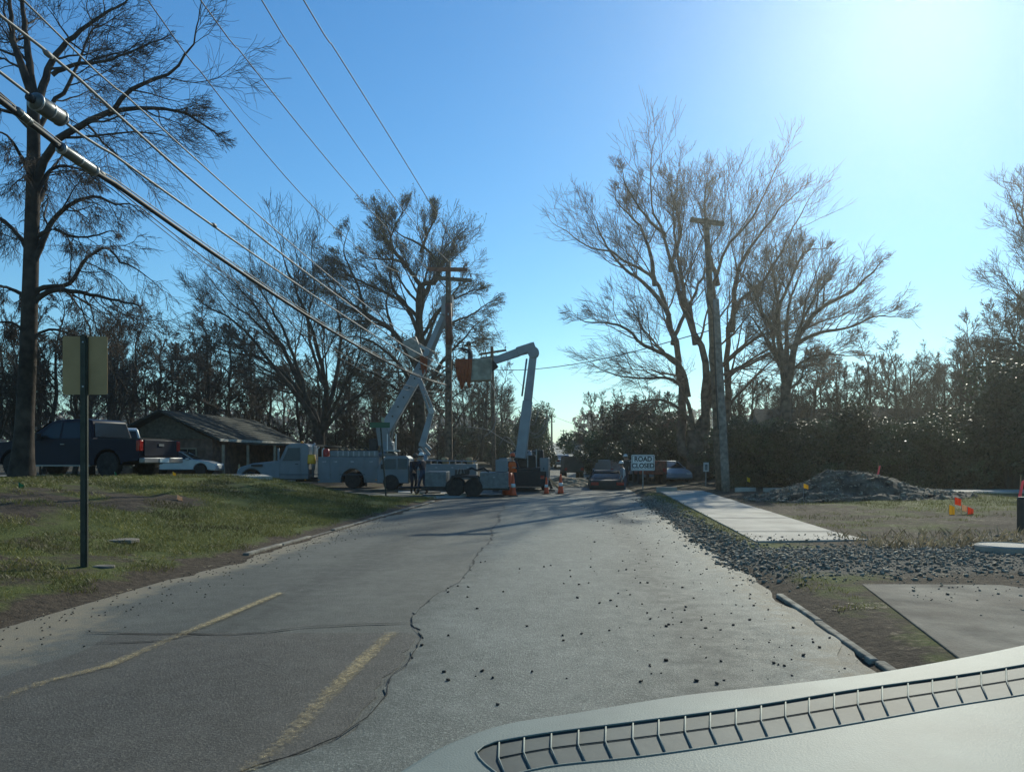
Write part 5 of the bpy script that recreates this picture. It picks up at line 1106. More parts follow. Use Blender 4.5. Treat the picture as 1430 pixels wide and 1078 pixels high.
# second white truck: low flat cab, knuckle crane
tB = thing('utility_truck', (-5.1, 41.4, -.01), math.pi, 'white low utility truck facing left beside the tall brown pole', 'utility truck')
IB = inv(tB)
def LB(px, py, d=0): return IB @ W(px, py, 41.4 + d)
b = MB(); b.prism([(.1, .35), (.1, 1.62), (.25, 1.74), (1.2, 1.72), (1.42, 1.62), (1.68, 1.05), (1.72, .35)], -.95, .95, lambda z: 1 - .09 * max(0, z - 1.0)); b.build('cab', M_white, tB, bev=.04)
for s_ in (-1, 1):
    b = MB(); b.prism([(.75, 1.08), (.75, 1.58), (1.28, 1.58), (1.52, 1.08)], s_ * .952, s_ * .966, lambda z: 1 - .09 * max(0, z - 1.0)); b.build('window', M_glass, tB)
    b = MB(); b.prism([(.18, 1.08), (.18, 1.6), (.66, 1.6), (.66, 1.08)], s_ * .952, s_ * .966, lambda z: 1 - .09 * max(0, z - 1.0)); b.build('window', M_glass, tB)
    b = MB(); b.box(1.35, 1.48, s_ * .98, s_ * 1.14, 1.1, 1.32); b.build('mirror', M_black, tB, bev=.02)
b = MB(); b.add([(1.70, -.8, 1.08), (1.70, .8, 1.08), (1.45, .74, 1.6), (1.45, -.74, 1.6)], [(0, 1, 2, 3)]); b.build('windscreen', M_glass, tB)
b = MB(); b.box(-3.3, .05, -1.05, 1.05, .55, 1.32); b.build('flat_body', M_white, tB, bev=.02)
for k_ in range(4):
    b = MB(); b.box(-.85 - .8 * k_, -.12 - .8 * k_, 1.052, 1.068, .62, 1.26); d_ = b.build('compartment_door', M_white, tB, bev=.01)
    b = MB(); b.box(-.55 - .8 * k_, -.43 - .8 * k_, 1.068, 1.085, 1.12, 1.18); b.build('latch', M_steel, d_)
b = MB(); 
for s_ in (-1, 1): b.tube([(.0, s_ * .98, 1.52), (-3.25, s_ * .98, 1.46)], .028, 6)
b.build('top_rail', M_steel, tB)
for k_ in range(6):
    b = MB(); b.tube([(-.1 - .62 * k_, .98, 1.32), (-.1 - .62 * k_, .98, 1.5)], .02, 6); b.build('rail_post', M_steel, tB)
for x_ in (1.0, -2.1):
    for s_ in (-1, 1): wheel(tB, x_, s_ * .85, .4, .26, face=s_)
k0, k1, k2, k3 = LB(592, 650), LB(592, 634), LB(603, 574), LB(585, 528)
b = MB(); b.tube([k0, k1], [.22, .18], 12); b.build('crane_base', M_steel, tB, sm=True)
for pa, pb in ((LB(586, 618), LB(600, 636)), (LB(590, 616), LB(602, 628)), (LB(585, 626), LB(596, 640))):
    b = MB(); beam(b, pa, pb, .12, .16); b.build('grapple_claw', M_boom, tB, bev=.02)
b = MB(); beam(b, LB(589, 624), k2, .26, .34, .22, .26); b.build('crane_lower_arm', M_boom, tB, bev=.03)
for dx in (-.09, .13):
    b = MB(); beam(b, k2 + Vector((dx, 0, 0)), k3 + Vector((dx * .5, 0, 0)), .09, .13); b.build('crane_upper_arm', M_boom, tB, bev=.02)
b = MB(); b.lathe([(.17, -.2), (.17, .2)], 'y', 14, k2); b.build('knuckle_joint', M_steel, tB)
for k_ in range(7):
    r_ = random.Random(k_); x_ = -.4 - .42 * k_; b = MB()
    if k_ % 3 == 0: b.lathe([(.16, 1.3), (.2, 1.36), (.16, 1.5), (.19, 1.62), (.1, 1.66)], 'z', 12, (x_, .3, 0)); b.build('wire_reel', M_timber, tB, sm=True)
    elif k_ % 3 == 1: b.box(x_ - .15, x_ + .15, .2, .7, 1.32, 1.5 + .1 * r_.random()); b.build('tool_crate', M_brown, tB, bev=.02)
    else: b.tube([(x_ - .3, .5, 1.36), (x_ - .1, .55, 1.52), (x_ + .2, .45, 1.4)], .05, 8); b.build('cable_bundle', M_cable, tB, sm=True)
b = MB(); b.box(-3.3, .05, 1.056, 1.062, .66, .70); b.build('stripe', MATS['grey_decal'], tB)
# tandem trailer
tT = thing('pole_trailer', (-1.9, 34.6, -.01), math.pi, 'grey tandem axle trailer parked across the road end', 'trailer')
b = MB(); b.box(-1.75, -.55, -1.0, 1.0, .35, 1.02); b.build('toolbox', mat('grey_paint', (.15, .165, .165), .5, var=.15, dirt=.4), tT, bev=.02)
b = MB(); b.box(.85, 1.75, -.95, .95, .42, 1.05); b.build('side_panel', mat('grey_paint', (.36, .39, .39)), tT, bev=.02)
b = MB(); b.box(-1.8, 1.9, -.9, .9, .28, .42); b.build('frame', M_black, tT)
b = MB(); b.prism([(-.62, .5), (-.45, .86), (.62, .9), (.8, .5), (.72, .5), (.55, .82), (-.4, .78), (-.54, .5)], .72, 1.12); b.build('fender', M_black, tT, bev=.01)
b = MB(); b.prism([(-.62, .5), (-.45, .86), (.62, .9), (.8, .5), (.72, .5), (.55, .82), (-.4, .78), (-.54, .5)], -1.12, -.72); b.build('fender', M_black, tT, bev=.01)
for x_ in (-.28, .5):
    for s_ in (-1, 1): wheel(tT, x_, s_ * .92, .39, .24, face=s_)
b = MB(); b.box(-1.72, -1.2, -.5, .5, 1.03, 1.55); b.build('winch_cabinet', M_white, tT, bev=.02)
b = MB(); b.tube([(1.8, 0, .36), (3.0, 0, .34)], .06, 8); b.build('drawbar', M_black, tT)
for (ax, az) in ((.3, 1.0), (.18, 1.02)):
    b = MB(); b.tube([(ax + .1, .9, .95), (ax, .9, 1.35), (ax - .08, .9, .98)], .022, 6); b.build('chain_loop', M_alum, tT)
b = MB(); b.tube([(-.9, .3, 1.05), (-.7, .5, 1.22), (-.4, .3, 1.1), (-.2, .6, 1.2), (.2, .4, 1.05)], .05, 8); b.build('rope_heap', M_cable, tT, sm=True)
b = MB(); b.box(-.1, .5, .3, .8, .92, 1.15); b.build('tool_crate', M_brown, tT, bev=.03)
b = MB(); b.box(-1.79, -1.77, -.95, -.75, .55, .65); b.build('tail_light', M_red, tT)
b = MB(); b.box(-1.5, -.8, 1.003, 1.014, .5, .92); d_ = b.build('locker_door', MATS['grey_paint'], tT, bev=.006); b = MB(); b.box(-1.2, -1.1, 1.014, 1.03, .8, .84); b.build('latch', M_steel, d_)
# bucket truck seen from behind
YC = 38.5
tC = thing('bucket_truck', (W(731, 0, YC).x, YC, 0), R(86), 'white bucket truck seen from behind with folded boom lifting a worker', 'bucket truck')
IC = inv(tC)
def LC(px, py, d=0): return IC @ W(px, py, YC + d)
b = MB(); b.box(0, 4.2, -.95, .95, .5, 1.15); b.build('deck', M_black, tC, bev=.02)
b = MB(); b.box(-.12, .0, -1.1, 1.1, .25, .98); b.build('tail_board', M_black, tC, bev=.02)
for s_ in (-1, 1):
    b = MB(); b.prism([(0, .6), (0, 1.62), (3.9, 1.62), (3.9, .6), (3.2, .6)] + arc(2.6, .5, .55, 0, 180) + [(1.9, .6)], s_ * .78, s_ * 1.18); b.build('side_bin', M_white, tC, bev=.02)
    b = MB(); b.box(-.02, -.002, s_ * .82, s_ * 1.14, .7, 1.55); d_ = b.build('bin_door', M_white, tC, bev=.006); b = MB(); b.box(-.045, -.02, s_ * .95, s_ * 1.0, 1.05, 1.15); b.build('latch', M_black, d_)
    b = MB(); b.box(-.14, -.12, s_ * .82, s_ * 1.0, .62, .78); b.build('tail_light', M_red, tC)
    b = MB(); beam(b, (.3, s_ * 1.05, .9), (.3, s_ * 1.35, .12), .12, .12); b.box(.15, .45, s_ * 1.2, s_ * 1.5, .02, .1); b.build('outrigger', M_black, tC)
    for x_ in (2.6, 6.4): wheel(tC, x_, s_ * .92, .48, .3, face=s_)
b = MB(); b.prism([(4.4, .6), (4.4, 2.05), (5.9, 2.05), (6.3, 1.5), (7.4, 1.3), (7.5, .6)], -.85, .85, lambda z: 1 - .07 * max(0, z - 1.2)); b.build('cab', M_black, tC, bev=.05)
b = MB(); b.box(4.385, 4.4, -.6, .6, 1.45, 1.9); b.build('rear_window', M_glass, tC)
b = MB(); b.lathe([(.5, 1.1), (.5, 1.35), (.36, 1.45), (.34, 1.95), (.28, 2.0)], 'z', 18, (1.6, 0, 0)); b.build('turret', M_boom, tC, sm=True)
b = MB(); b.box(.9, 1.9, -.55, .45, 1.16, 1.75); b.build('hydraulic_tank', M_brown, tC, bev=.03)
for k_, (y_, z_) in enumerate(((.62, 1.9), (-.62, 2.05), (-.2, 1.85))):
    b = MB(); b.tube([(.1, y_, .9), (.1, y_, z_)], .025, 6); b.build('rail_post', M_steel, tC)
b = MB(); b.tube([(.1, -.62, 1.95), (.1, .62, 1.88)], .02, 6); b.build('cross_rail', M_steel, tC)
for k_ in range(4):
    b = MB(); b.tube([(.2, -.5 + .25 * k_, 1.5), (.15, -.45 + .25 * k_, 1.85 + .06 * (k_ % 2)), (.4, -.35 + .25 * k_, 2.0), (1.3, -.05, 1.9)], .02, 5); b.build('hydraulic_hose', M_cable, tC, sm=True)
c0, c1, c2, c3, ct = LC(729, 632), LC(737, 560), LC(745, 494), LC(700, 500), LC(691, 504)
b = MB(); beam(b, LC(727, 640), c1, .52, .60, .46, .54); b.build('boom_lower_section', M_boom, tC, bev=.04)
b = MB(); beam(b, c1, c2, .40, .44, .34, .38); b.build('boom_lower_insert', M_boom, tC, bev=.04)
b = MB(); b.tube([c1.lerp(c2, .1) + Vector((-.1, .3, 0)), c2 + Vector((-.1, .32, -.25))], .045, 8); b.build('boom_cylinder', M_steel, tC, sm=True)
b = MB(); b.lathe([(.12, -.27), (.27, -.26), (.27, .26), (.12, .27)], 'x', 20, c2 + Vector((0, 0, .05))); b.build('elbow_drum', M_boom, tC, bev=.01)
b = MB(); beam(b, LC(747, 483), LC(722, 492), .42, .36, .34, .42); b.build('elbow_housing', M_boom, tC, bev=.03)
b = MB(); beam(b, LC(724, 492), LC(690, 504), .28, .40, .26, .34); b.build('boom_upper_section', M_boom, tC, bev=.03)
b = MB(); beam(b, LC(745, 485), LC(722, 491.5), .30, .48, .28, .42); b.build('boom_upper_base', M_boom, tC, bev=.03)
b = MB(); beam(b, LC(691, 506, -.1), LC(678, 517, -.1), .22, .55); b.build('bucket_bracket', M_black, tC, bev=.02)
bk = LC(665.5, 532.5, -.35); M_ = Matrix.Translation(bk) @ Matrix.Rotation(-tC.rotation_euler.z, 4, 'Z') @ Matrix.Rotation(R(-3), 4, 'Y')
b = MB(); w0, w1, hh = .72, .80, 1.02; d0 = .42
b.add([M_ @ Vector(v_) for v_ in [(-w0, -d0, 0), (w0, -d0, 0), (w0, d0, 0), (-w0, d0, 0), (-w1, -d0 - .06, hh), (w1, -d0 - .06, hh), (w1, d0 + .06, hh), (-w1, d0 + .06, hh), (-w1 + .05, -d0, hh), (w1 - .05, -d0, hh), (w1 - .05, d0, hh), (-w1 + .05, d0, hh), (-w0 + .05, -d0 + .05, .05), (w0 - .05, -d0 + .05, .05), (w0 - .05, d0 - .05, .05), (-w0 + .05, d0 - .05, .05)]],
      [(3, 2, 1, 0), (0, 1, 5, 4), (1, 2, 6, 5), (2, 3, 7, 6), (3, 0, 4, 7), (4, 5, 9, 8), (5, 6, 10, 9), (6, 7, 11, 10), (7, 4, 8, 11), (8, 9, 13, 12), (9, 10, 14, 13), (10, 11, 15, 14), (11, 8, 12, 15), (12, 13, 14, 15)])
M_bucket = mat('tan_fibreglass_bucket', (.36, .345, .27), .6, var=.25, scale=2.5, dirt=.6)
b.build('bucket', M_bucket, tC, bev=.03)
q = M_ @ Vector((-.52, -.50, hh)); o = drape('insulating_blanket', (0, 0, 0), .80, 1.25, M_orange, tC, seed=4); o.location = q; o.rotation_euler = (0, 0, -tC.rotation_euler.z)
BUCK = W(665.5, 532.5, YC - .35)
# other vehicles further off
def boxcar(name, loc, rz, label, cat, paint, L_, W_, Hh, cabL):
    t = thing(name, loc, rz, label, cat); b = MB(); b.box(-L_ / 2, L_ / 2 - cabL, -W_ / 2, W_ / 2, .55, Hh); b.build('box_body', paint, t, bev=.03)
    b = MB(); b.prism([(L_ / 2 - cabL + .1, .5), (L_ / 2 - cabL + .1, Hh * .85), (L_ / 2 - .8, Hh * .85), (L_ / 2 - .3, Hh * .5), (L_ / 2, .9), (L_ / 2, .5)], -W_ / 2 + .05, W_ / 2 - .05); b.build('cab', paint, t, bev=.04)
    for x_ in (-L_ / 3, L_ / 3):
        for s_ in (-1, 1): wheel(t, x_, s_ * (W_ / 2 - .12), .42, .26, face=s_)
    for s_ in (-1, 1): b = MB(); b.box(-L_ / 2 - .02, -L_ / 2, s_ * (W_ / 2 - .25), s_ * (W_ / 2 - .05), .7, .9); b.build('tail_light', M_red, t)
    for k_ in range(3): b = MB(); b.box(-L_ / 2 + .3 + k_ * .9, -L_ / 2 + .36 + k_ * .9, -W_ / 2 - .03, -W_ / 2, .6, Hh - .05); b.build('stake', M_black, t)
    return t
t = boxcar('dump_truck', (W(798, 0, 62).x, 62, Hs(5, 62)), R(90), 'dark brown dump truck seen from behind beyond the straw heap', 'dump truck', M_brown, 5.2, 1.5, 1.75, 1.6)
t = boxcar('delivery_truck', (W(800, 0, 120).x, 120, Hs(W(800, 0, 120).x, 120)), R(88), 'small white truck far down the road', 'truck', M_white, 6, 2.1, 2.6, 2)
sedan((W(783, 0, 85).x, 85, Hs(5, 85)), R(95), 'silver car far down the road above the dump truck', M_silver)
boxcar('flatbed_truck', (W(856, 0, 56).x, 56, Hs(7, 56)), R(100), 'grey flatbed truck left of the road closed sign', 'truck', M_steel, 4.5, 1.8, 1.5, 1.6)
sedan((W(846, 0, 43).x, 43.2, -.45), R(86), 'dark car low beyond the crest, sun glinting on its rear window', M_black)
sedan((W(931, 0, 52).x, 52, Hs(10, 52) - .1), R(-82), 'silver car with a bright headlight beyond the road closed sign', M_silver)
sedan((W(985, 0, 54).x, 54, Hs(13, 54) - .1), R(175), 'dark car half hidden at the foot of the hedge by the poles', M_black)
boxcar('excavator_carrier', (W(906, 0, 49).x, 49, Hs(9, 49)), R(88), 'rusty orange machine carrier behind the road closed sign', 'machine carrier', mat('rusty_orange_paint', (.28, .06, .03), .7, var=.3, dirt=.5), 4, 1.6, 1.35, 1.2)

# ------------------------------------------------------------------ people
def person(loc, rz, J, label, jacket, trousers, hat, vest=None, hair=(.05, .03, .02)):
    """J: joints in body frame (x right, y forward, z up)"""
    root = thing('person', loc, rz, label, 'person')
    names = ['pelvis', 'waist', 'chest', 'neck', 'head0', 'head1', 'head2', 'shl', 'ell', 'wrl', 'hal', 'shr', 'elr', 'wrr', 'har', 'hpl', 'knl', 'anl', 'tol', 'hpr', 'knr', 'anr', 'tor']
    rad = dict(pelvis=(.15, .12), waist=(.14, .11), chest=(.17, .125), neck=(.06, .06), head0=(.075, .085), head1=(.085, .10), head2=(.06, .07), shl=(.075, .07), ell=(.052, .052), wrl=(.036, .03), hal=(.042, .022),
               hpl=(.105, .1), knl=(.068, .068), anl=(.05, .05), tol=(.05, .035))
    for k_ in list(rad):
        if k_.endswith('l') and len(k_) == 3: rad[k_[:-1] + 'r'] = rad[k_]
    E = [('pelvis', 'waist'), ('waist', 'chest'), ('chest', 'neck'), ('neck', 'head0'), ('head0', 'head1'), ('head1', 'head2'), ('chest', 'shl'), ('shl', 'ell'), ('ell', 'wrl'), ('wrl', 'hal'), ('chest', 'shr'), ('shr', 'elr'), ('elr', 'wrr'), ('wrr', 'har'),
         ('pelvis', 'hpl'), ('hpl', 'knl'), ('knl', 'anl'), ('anl', 'tol'), ('pelvis', 'hpr'), ('hpr', 'knr'), ('knr', 'anr'), ('anr', 'tor')]
    bm = bmesh.new(); sk = bm.verts.layers.skin.verify(); vd = {}
    for nme in names:
        v_ = bm.verts.new(J[nme]); v_[sk].radius = rad[nme]; vd[nme] = v_
    vd['pelvis'][sk].use_root = True
    for a, c in E: bm.edges.new((vd[a], vd[c]))
    me = bpy.data.meshes.new('body'); bm.to_mesh(me); bm.free(); o = bpy.data.objects.new('tmp', me); COL.objects.link(o)
    sm_ = o.modifiers.new('s', 'SKIN'); sm_.use_smooth_shade = True; s2 = o.modifiers.new('b', 'SUBSURF'); s2.levels = 2
    bpy.context.view_layer.update(); m2 = bpy.data.meshes.new_from_object(o.evaluated_get(bpy.context.evaluated_depsgraph_get())); bpy.data.objects.remove(o)
    # fingers, nose and ears grown into the same mesh
    bm = bmesh.new(); bm.from_mesh(m2); extra = MB()
    for s_, ha, wr in ((-1, 'hal', 'wrl'), (1, 'har', 'wrr')):
        h_ = Vector(J[ha]); d = (h_ - Vector(J[wr])).normalized(); sd = d.cross(Vector((0, 0, 1))); sd = sd.normalized() if sd.length > .1 else Vector((1, 0, 0)); nr = d.cross(sd)
        for k_, ln in enumerate((.07, .08, .075, .06)):
            p = h_ + sd * (k_ - 1.5) * .02 - d * .01; extra.tube([p, p + d * (ln * .55), p + d * (ln * .85) + nr * .02, p + d * ln * .9 + nr * .04], [.011, .010, .009, .006], 6)
        p = h_ - d * .03 + sd * .035; extra.tube([p, p + d * .03 + sd * .02, p + d * .05 + sd * .022 + nr * .02], [.013, .011, .008], 6)
    hd = Vector(J['head1']); fw = (Vector(J['face']) if 'face' in J else Vector((0, 1, 0))).normalized(); rt_ = fw.cross(Vector((0, 0, 1))).normalized()
    extra.tube([hd + fw * .09 + Vector((0, 0, .01)), hd + fw * .125 - Vector((0, 0, .03)), hd + fw * .09 - Vector((0, 0, .04))], [.012, .018, .01], 6)
    for s_ in (-1, 1): extra.tube([hd + rt_ * s_ * .085 - fw * .01 + Vector((0, 0, .02)), hd + rt_ * s_ * .1 - fw * .02, hd + rt_ * s_ * .085 - fw * .01 - Vector((0, 0, .035))], [.014, .02, .012], 6)
    vs_ = [bm.verts.new(v_) for v_ in extra.v]
    for f_ in extra.f:
        try: fc = bm.faces.new([vs_[i] for i in f_]); fc.smooth = True
        except ValueError: pass
    nk = Vector(J['neck'])
    for f_ in bm.faces:
        c = f_.calc_center_median(); mi = 1
        dw = min((c - Vector(J['hal'])).length, (c - Vector(J['har'])).length)
        if dw < .13: mi = 0
        elif c.z > nk.z - .01 and (c - hd).length < .25: mi = 0
        else:
            da = min((c - Vector(J['anl'])).length, (c - Vector(J['tol'])).length, (c - Vector(J['anr'])).length, (c - Vector(J['tor'])).length)
            arm_ = min((c - Vector(J[k_])).length for k_ in ('ell', 'elr', 'wrl', 'wrr', 'shl', 'shr'))
            if da < .14: mi = 3
            elif c.z < J['waist'][2] - .02 and arm_ > .12: mi = 2
        f_.material_index = mi
    m2.materials.clear()
    for m_ in (M_skin, jacket, trousers, M_boot): m2.materials.append(m_)
    bm.to_mesh(m2); bm.free()
    bo = bpy.data.objects.new('body', m2); COL.objects.link(bo); bo.parent = root
    for s_ in (-1, 1): b = MB(); p = hd + fw * .085 + rt_ * s_ * .035 + Vector((0, 0, .012)); b.tube([p, p + fw * .012], [.012, .009], 8); b.build('eye', M_ink, root)
    b = MB(); p = hd + fw * .088 - Vector((0, 0, .062)); b.tube([p - rt_ * .025, p + rt_ * .025], .007, 6); b.build('mouth', mat('lips', (.3, .1, .08), .5), root)
    hb = hd + Vector((0, 0, .055)); b = MB(); b.lathe([(.118, 0), (.122, .03), (.11, .08), (.075, .12), (.03, .14), (.005, .142)], 'z', 18, hb); b.lathe([(.12, -.004), (.15, -.006), (.15, .004), (.12, .008)], 'z', 18, hb + fw * .03); b.build('hard_hat', hat, root, sm=True)
    b = MB(); b.lathe([(.095, -.05), (.1, 0), (.1, .03), (.09, .05)], 'z', 14, hd - fw * .015 + Vector((0, 0, .03))); b.build('hair', mat('dark_hair', hair, .8), root, sm=True)
    if vest:
        ch, ws, pv = Vector(J['chest']), Vector(J['waist']), Vector(J['pelvis']); b = MB(); rows = []
        for p, rx_, ry_ in ((pv.lerp(ws, .3), .19, .16), (ws, .18, .155), (ws.lerp(ch, .6), .21, .165), (ch + Vector((0, 0, .05)), .21, .15), (ch + Vector((0, 0, .12)), .15, .11)):
            rows.append([p + rt_ * rx_ * math.cos(th) + fw * ry_ * math.sin(th) for th in [2 * math.pi * k_ / 20 for k_ in range(20)]])
        vs_ = [p for r_ in rows for p in r_]; b.add(vs_, [(i * 20 + j, i * 20 + (j + 1) % 20, (i + 1) * 20 + (j + 1) % 20, (i + 1) * 20 + j) for i in range(len(rows) - 1) for j in range(20)])
        b.build('vest', vest, root, sm=True)
    return root
def joints(lean=0.0, la=None, ra=None, legs=None, tw=0.0):
    J = {}; hz = .92; up = Vector((0, math.sin(lean), math.cos(lean))); pel = Vector((0, 0, hz)); fr = Vector((0, 1, 0))
    J['pelvis'] = pel; J['waist'] = pel + up * .17; J['chest'] = pel + up * .40; J['neck'] = pel + up * .56; nk = J['neck']
    J['head0'] = nk + up * .08 + Vector((0, .01, 0)); J['head1'] = nk + up * .17 + Vector((0, .02, 0)); J['head2'] = nk + up * .25 + Vector((0, .01, 0))
    for s_, n_ in ((-1, 'l'), (1, 'r')):
        sh = pel + up * .48 + Vector((s_ * .19, 0, 0)); J['sh' + n_] = sh
        el, wr = (la if s_ < 0 else ra) or ((s_ * .06, .0, -.29), (s_ * .07, .1, -.54))
        J['el' + n_] = sh + Vector(el); J['wr' + n_] = sh + Vector(wr); dd = (Vector(wr) - Vector(el)).normalized(); J['ha' + n_] = J['wr' + n_] + dd * .075
        lg = (legs or {}).get(n_, ((0, .03, -.42), (0, 0, -.84)))
        hp = pel + Vector((s_ * .1, 0, -.02)); J['hp' + n_] = hp; J['kn' + n_] = hp + Vector(lg[0]); J['an' + n_] = hp + Vector(lg[1]); J['to' + n_] = J['an' + n_] + Vector((s_ * .02, .15, -.03))
    return {k_: tuple(v_) for k_, v_ in J.items()}
# lineman in the raised bucket, reaching toward the pole
J = joints(.10, la=((-.14, .22, .04), (-.12, .44, .12)), ra=((.10, .24, -.05), (.02, .46, .06)))
person((BUCK.x - .28, BUCK.y, BUCK.z + .06), R(75), J, 'lineman in dark clothes and hard hat standing in the raised bucket', M_navy, M_denim, M_brown)
J = joints(.35, la=((-.02, .16, -.24), (.05, .36, -.36)), ra=((.05, .16, -.24), (.0, .36, -.36)), legs={'l': ((0, .12, -.40), (0, -.10, -.80)), 'r': ((0, .14, -.40), (0, .02, -.82))})
person((W(577, 0, 36).x, 36.0, 0.03), R(-150), J, 'worker in dark clothes bending forward beside the low white truck', M_navy, M_navy, M_brown)
J = joints(.1, la=((-.18, .05, -.22), (-.1, .22, -.36)), ra=((.14, .1, -.24), (.06, .3, -.3)), legs={'l': ((-.05, .1, -.41), (-.1, .12, -.84)), 'r': ((.04, .04, -.42), (.08, -.1, -.83))})
person((W(590, 0, 35).x, 35.2, 0.03), R(60), J, 'worker in dark jacket and pale trousers in mid stride behind the kerb', M_navy, M_denim, M_hat)
J = joints(.05, la=((-.1, .1, -.26), (.06, .26, -.22)), ra=((.1, .08, -.27), (.0, .28, -.22)))
person((W(716, 0, 36.4).x, 36.4, .0), R(170), J, 'worker in bright orange vest and hard hat behind the trailer', M_navy, M_navy, M_cone, vest=M_vest)
J = joints(.05)
person((W(874, 0, 45).x, 45, Hs(6, 45)), R(150), J, 'worker in dark clothes with pale hard hat left of the sign', M_brown, M_navy, M_hat)
J = joints(.2)
person((W(872, 0, 41).x, 41, -.35), R(100), J, 'worker with pale sleeves standing low beside the dark car', M_silver, M_denim, M_hat)

# ------------------------------------------------------------------ signs, cones, flags and small things
st = thing('road_sign', tuple(W(118, 783, 10.9)), 0, 'blank back of a roadside sign on a dark post, near left', 'road sign')
z0 = W(118, 783, 10.9).z; st.location.z = Hs(st.location.x, 10.9)
hz = W(123, 468, 10.9).z - st.location.z
b = MB()
for sx in (-1, 1): b.box(sx * .030 - .018, sx * .030 + .018, -.02, .012, -.2, hz)
b.box(-.03, .03, -.035, -.018, -.2, hz); b.build('post', M_post, st)
b = MB()
cx_ = .052
def rrect(w_, h_, r_, n=5):
    P = []
    for (sx, sz, a0) in ((1, 1, 0), (-1, 1, 90), (-1, -1, 180), (1, -1, 270)): P += [(sx * (w_ / 2 - r_) + r_ * math.cos(R(a0 + 90 * k_ / n)), sz * (h_ / 2 - r_) + r_ * math.sin(R(a0 + 90 * k_ / n))) for k_ in range(n + 1)]
    return P
b.prism([(x_ + .0, z_ + hz - .41) for x_, z_ in rrect(.61, .79, .03)], .014, .018); b.build('sign_plate', M_signb, st)
for z_ in (hz - .1, hz - .7): b = MB(); b.lathe([(.012, -.045), (.012, .02)], 'y', 8, (0, 0, z_)); b.build('bolt', M_steel, st)
for o in st.children:
    pass
# road closed sign
x_ = W(898, 0, 40).x
rc = thing('road_closed_sign', (x_, 40, .1), R(3), 'white rectangular ROAD CLOSED sign on a thin post right of the road', 'road sign')
ztop = W(0, 635, 40).z - .1; zb_ = W(0, 657, 40).z - .1
b = MB(); b.tube([(0, .03, -.2), (0, .03, ztop)], .028, 8); b.build('post', M_steel, rc)
b = MB(); b.prism([(a, c + (ztop + zb_) / 2) for a, c in rrect(1.16, ztop - zb_, .05)], -.005, .0); b.build('sign_plate', M_signf, rc)
hh_ = ztop - zb_; zc = (ztop + zb_) / 2
fr_ = MB(); fr_.box(-.54, .54, -.009, -.006, zc + hh_ / 2 - .06, zc + hh_ / 2 - .04); fr_.box(-.54, .54, -.009, -.006, zc - hh_ / 2 + .04, zc - hh_ / 2 + .06); fr_.box(-.54, -.52, -.009, -.006, zc - hh_ / 2 + .06, zc + hh_ / 2 - .06); fr_.box(.52, .54, -.009, -.006, zc - hh_ / 2 + .06, zc + hh_ / 2 - .06); fr_.build('border', M_ink, rc)
text_mesh('ROAD', .33, M_ink, rc, (0, -.010, zc + .17), (R(90), 0, 0), sx=.95); text_mesh('CLOSED', .33, M_ink, rc, (0, -.010, zc - .16), (R(90), 0, 0), sx=.92)
# green street name sign
gs = thing('street_name_sign', (W(538, 0, 33).x, 33, Hs(W(538, 0, 33).x, 33)), 0, 'green street name plate on a slim dark post before the boom truck', 'street sign')
gz = W(0, 593, 33).z - gs.location.z
b = MB(); tt = W(531, 590, 33) - gs.location; b.tube([(.05, 0, -.2), tuple(tt)], .032, 8); b.build('post', M_post, gs)
b = MB(); b.box(-.62, .2, -.06, -.05, gz - .13, gz + .09); b.build('name_plate', M_green, gs)
b = MB(); b.box(-.12, -.10, -.4, .4, gz + .11, gz + .30, Matrix.Translation((0, .0, 0))); b.build('name_plate', M_green, gs)
# small white sign right
ws = thing('notice_board', (W(986, 0, 42).x, 42, Hs(W(986, 0, 42).x, 42)), 0, 'small white framed notice at the foot of the hedge', 'sign')
zz = W(0, 652, 42).z - ws.location.z; b = MB(); b.box(-.14, .14, -.02, .0, zz - .24, zz + .24); b.build('panel', M_signf, ws); b = MB(); b.box(-.07, .07, -.03, -.022, zz - .17, zz + .14); b.build('dark_panel', mat('grey_print', (.25, .27, .26), .7), ws); b = MB(); b.tube([(0, .03, -.2), (0, .03, zz)], .025, 6); b.build('post', M_steel, ws)
# cones and channelisers
cn = thing('traffic_cone', (W(716.5, 0, 34).x, 34.0, .012), 0, 'tall orange cone between the trailer and the bucket truck', 'traffic cone', 'orange cones at the work site')
b = MB(); b.box(-.2, .2, -.2, .2, 0, .03); b.build('base', M_black, cn)
b = MB(); b.lathe([(.155, .03), (.13, .1), (.035, .92), (.03, .94)], 'z', 18); b.build('cone', M_cone, cn, sm=True)
b = MB(); b.lathe([(.108, .36), (.088, .52)], 'z', 18); b.build('reflective_band', M_signf, cn, sm=True)
for px, Y, s_, lab in ((763, 36.0, .8, 'orange cone at the left foot of the barricade'), (783, 36.2, .95, 'orange cone right of the slanted board'), (862, 45.0, .8, 'small orange cone beside the low dark car')):
    copy_tree(cn, (W(px, 0, Y).x, Y, Hs(W(px, 0, Y).x, Y) + .012), .3, label=lab, s=s_)
bb = thing('barricade_board', (W(766, 0, 36.3).x, 36.3, 0.1), 0, 'striped board leaning down between two orange cones', 'barricade'); b = MB(); beam(b, (0, 0, .62), (.55, -.05, .05), .03, .08); b.build('board', M_timber, bb); b = MB(); beam(b, (0, .05, .62), (-.1, .05, -.08), .03, .05); b.build('leg', M_steel, bb)
b = MB(); b.lathe([(.24, 0), (.25, .3), (.23, .32), (.25, .62), (.2, .95)], 'z', 18, (W(709, 0, 35.3).x, 35.3, .01)); tag(b.build('traffic_barrel', M_cone, sm=True), 'faded orange barrel at the right end of the trailer', 'traffic barrel')
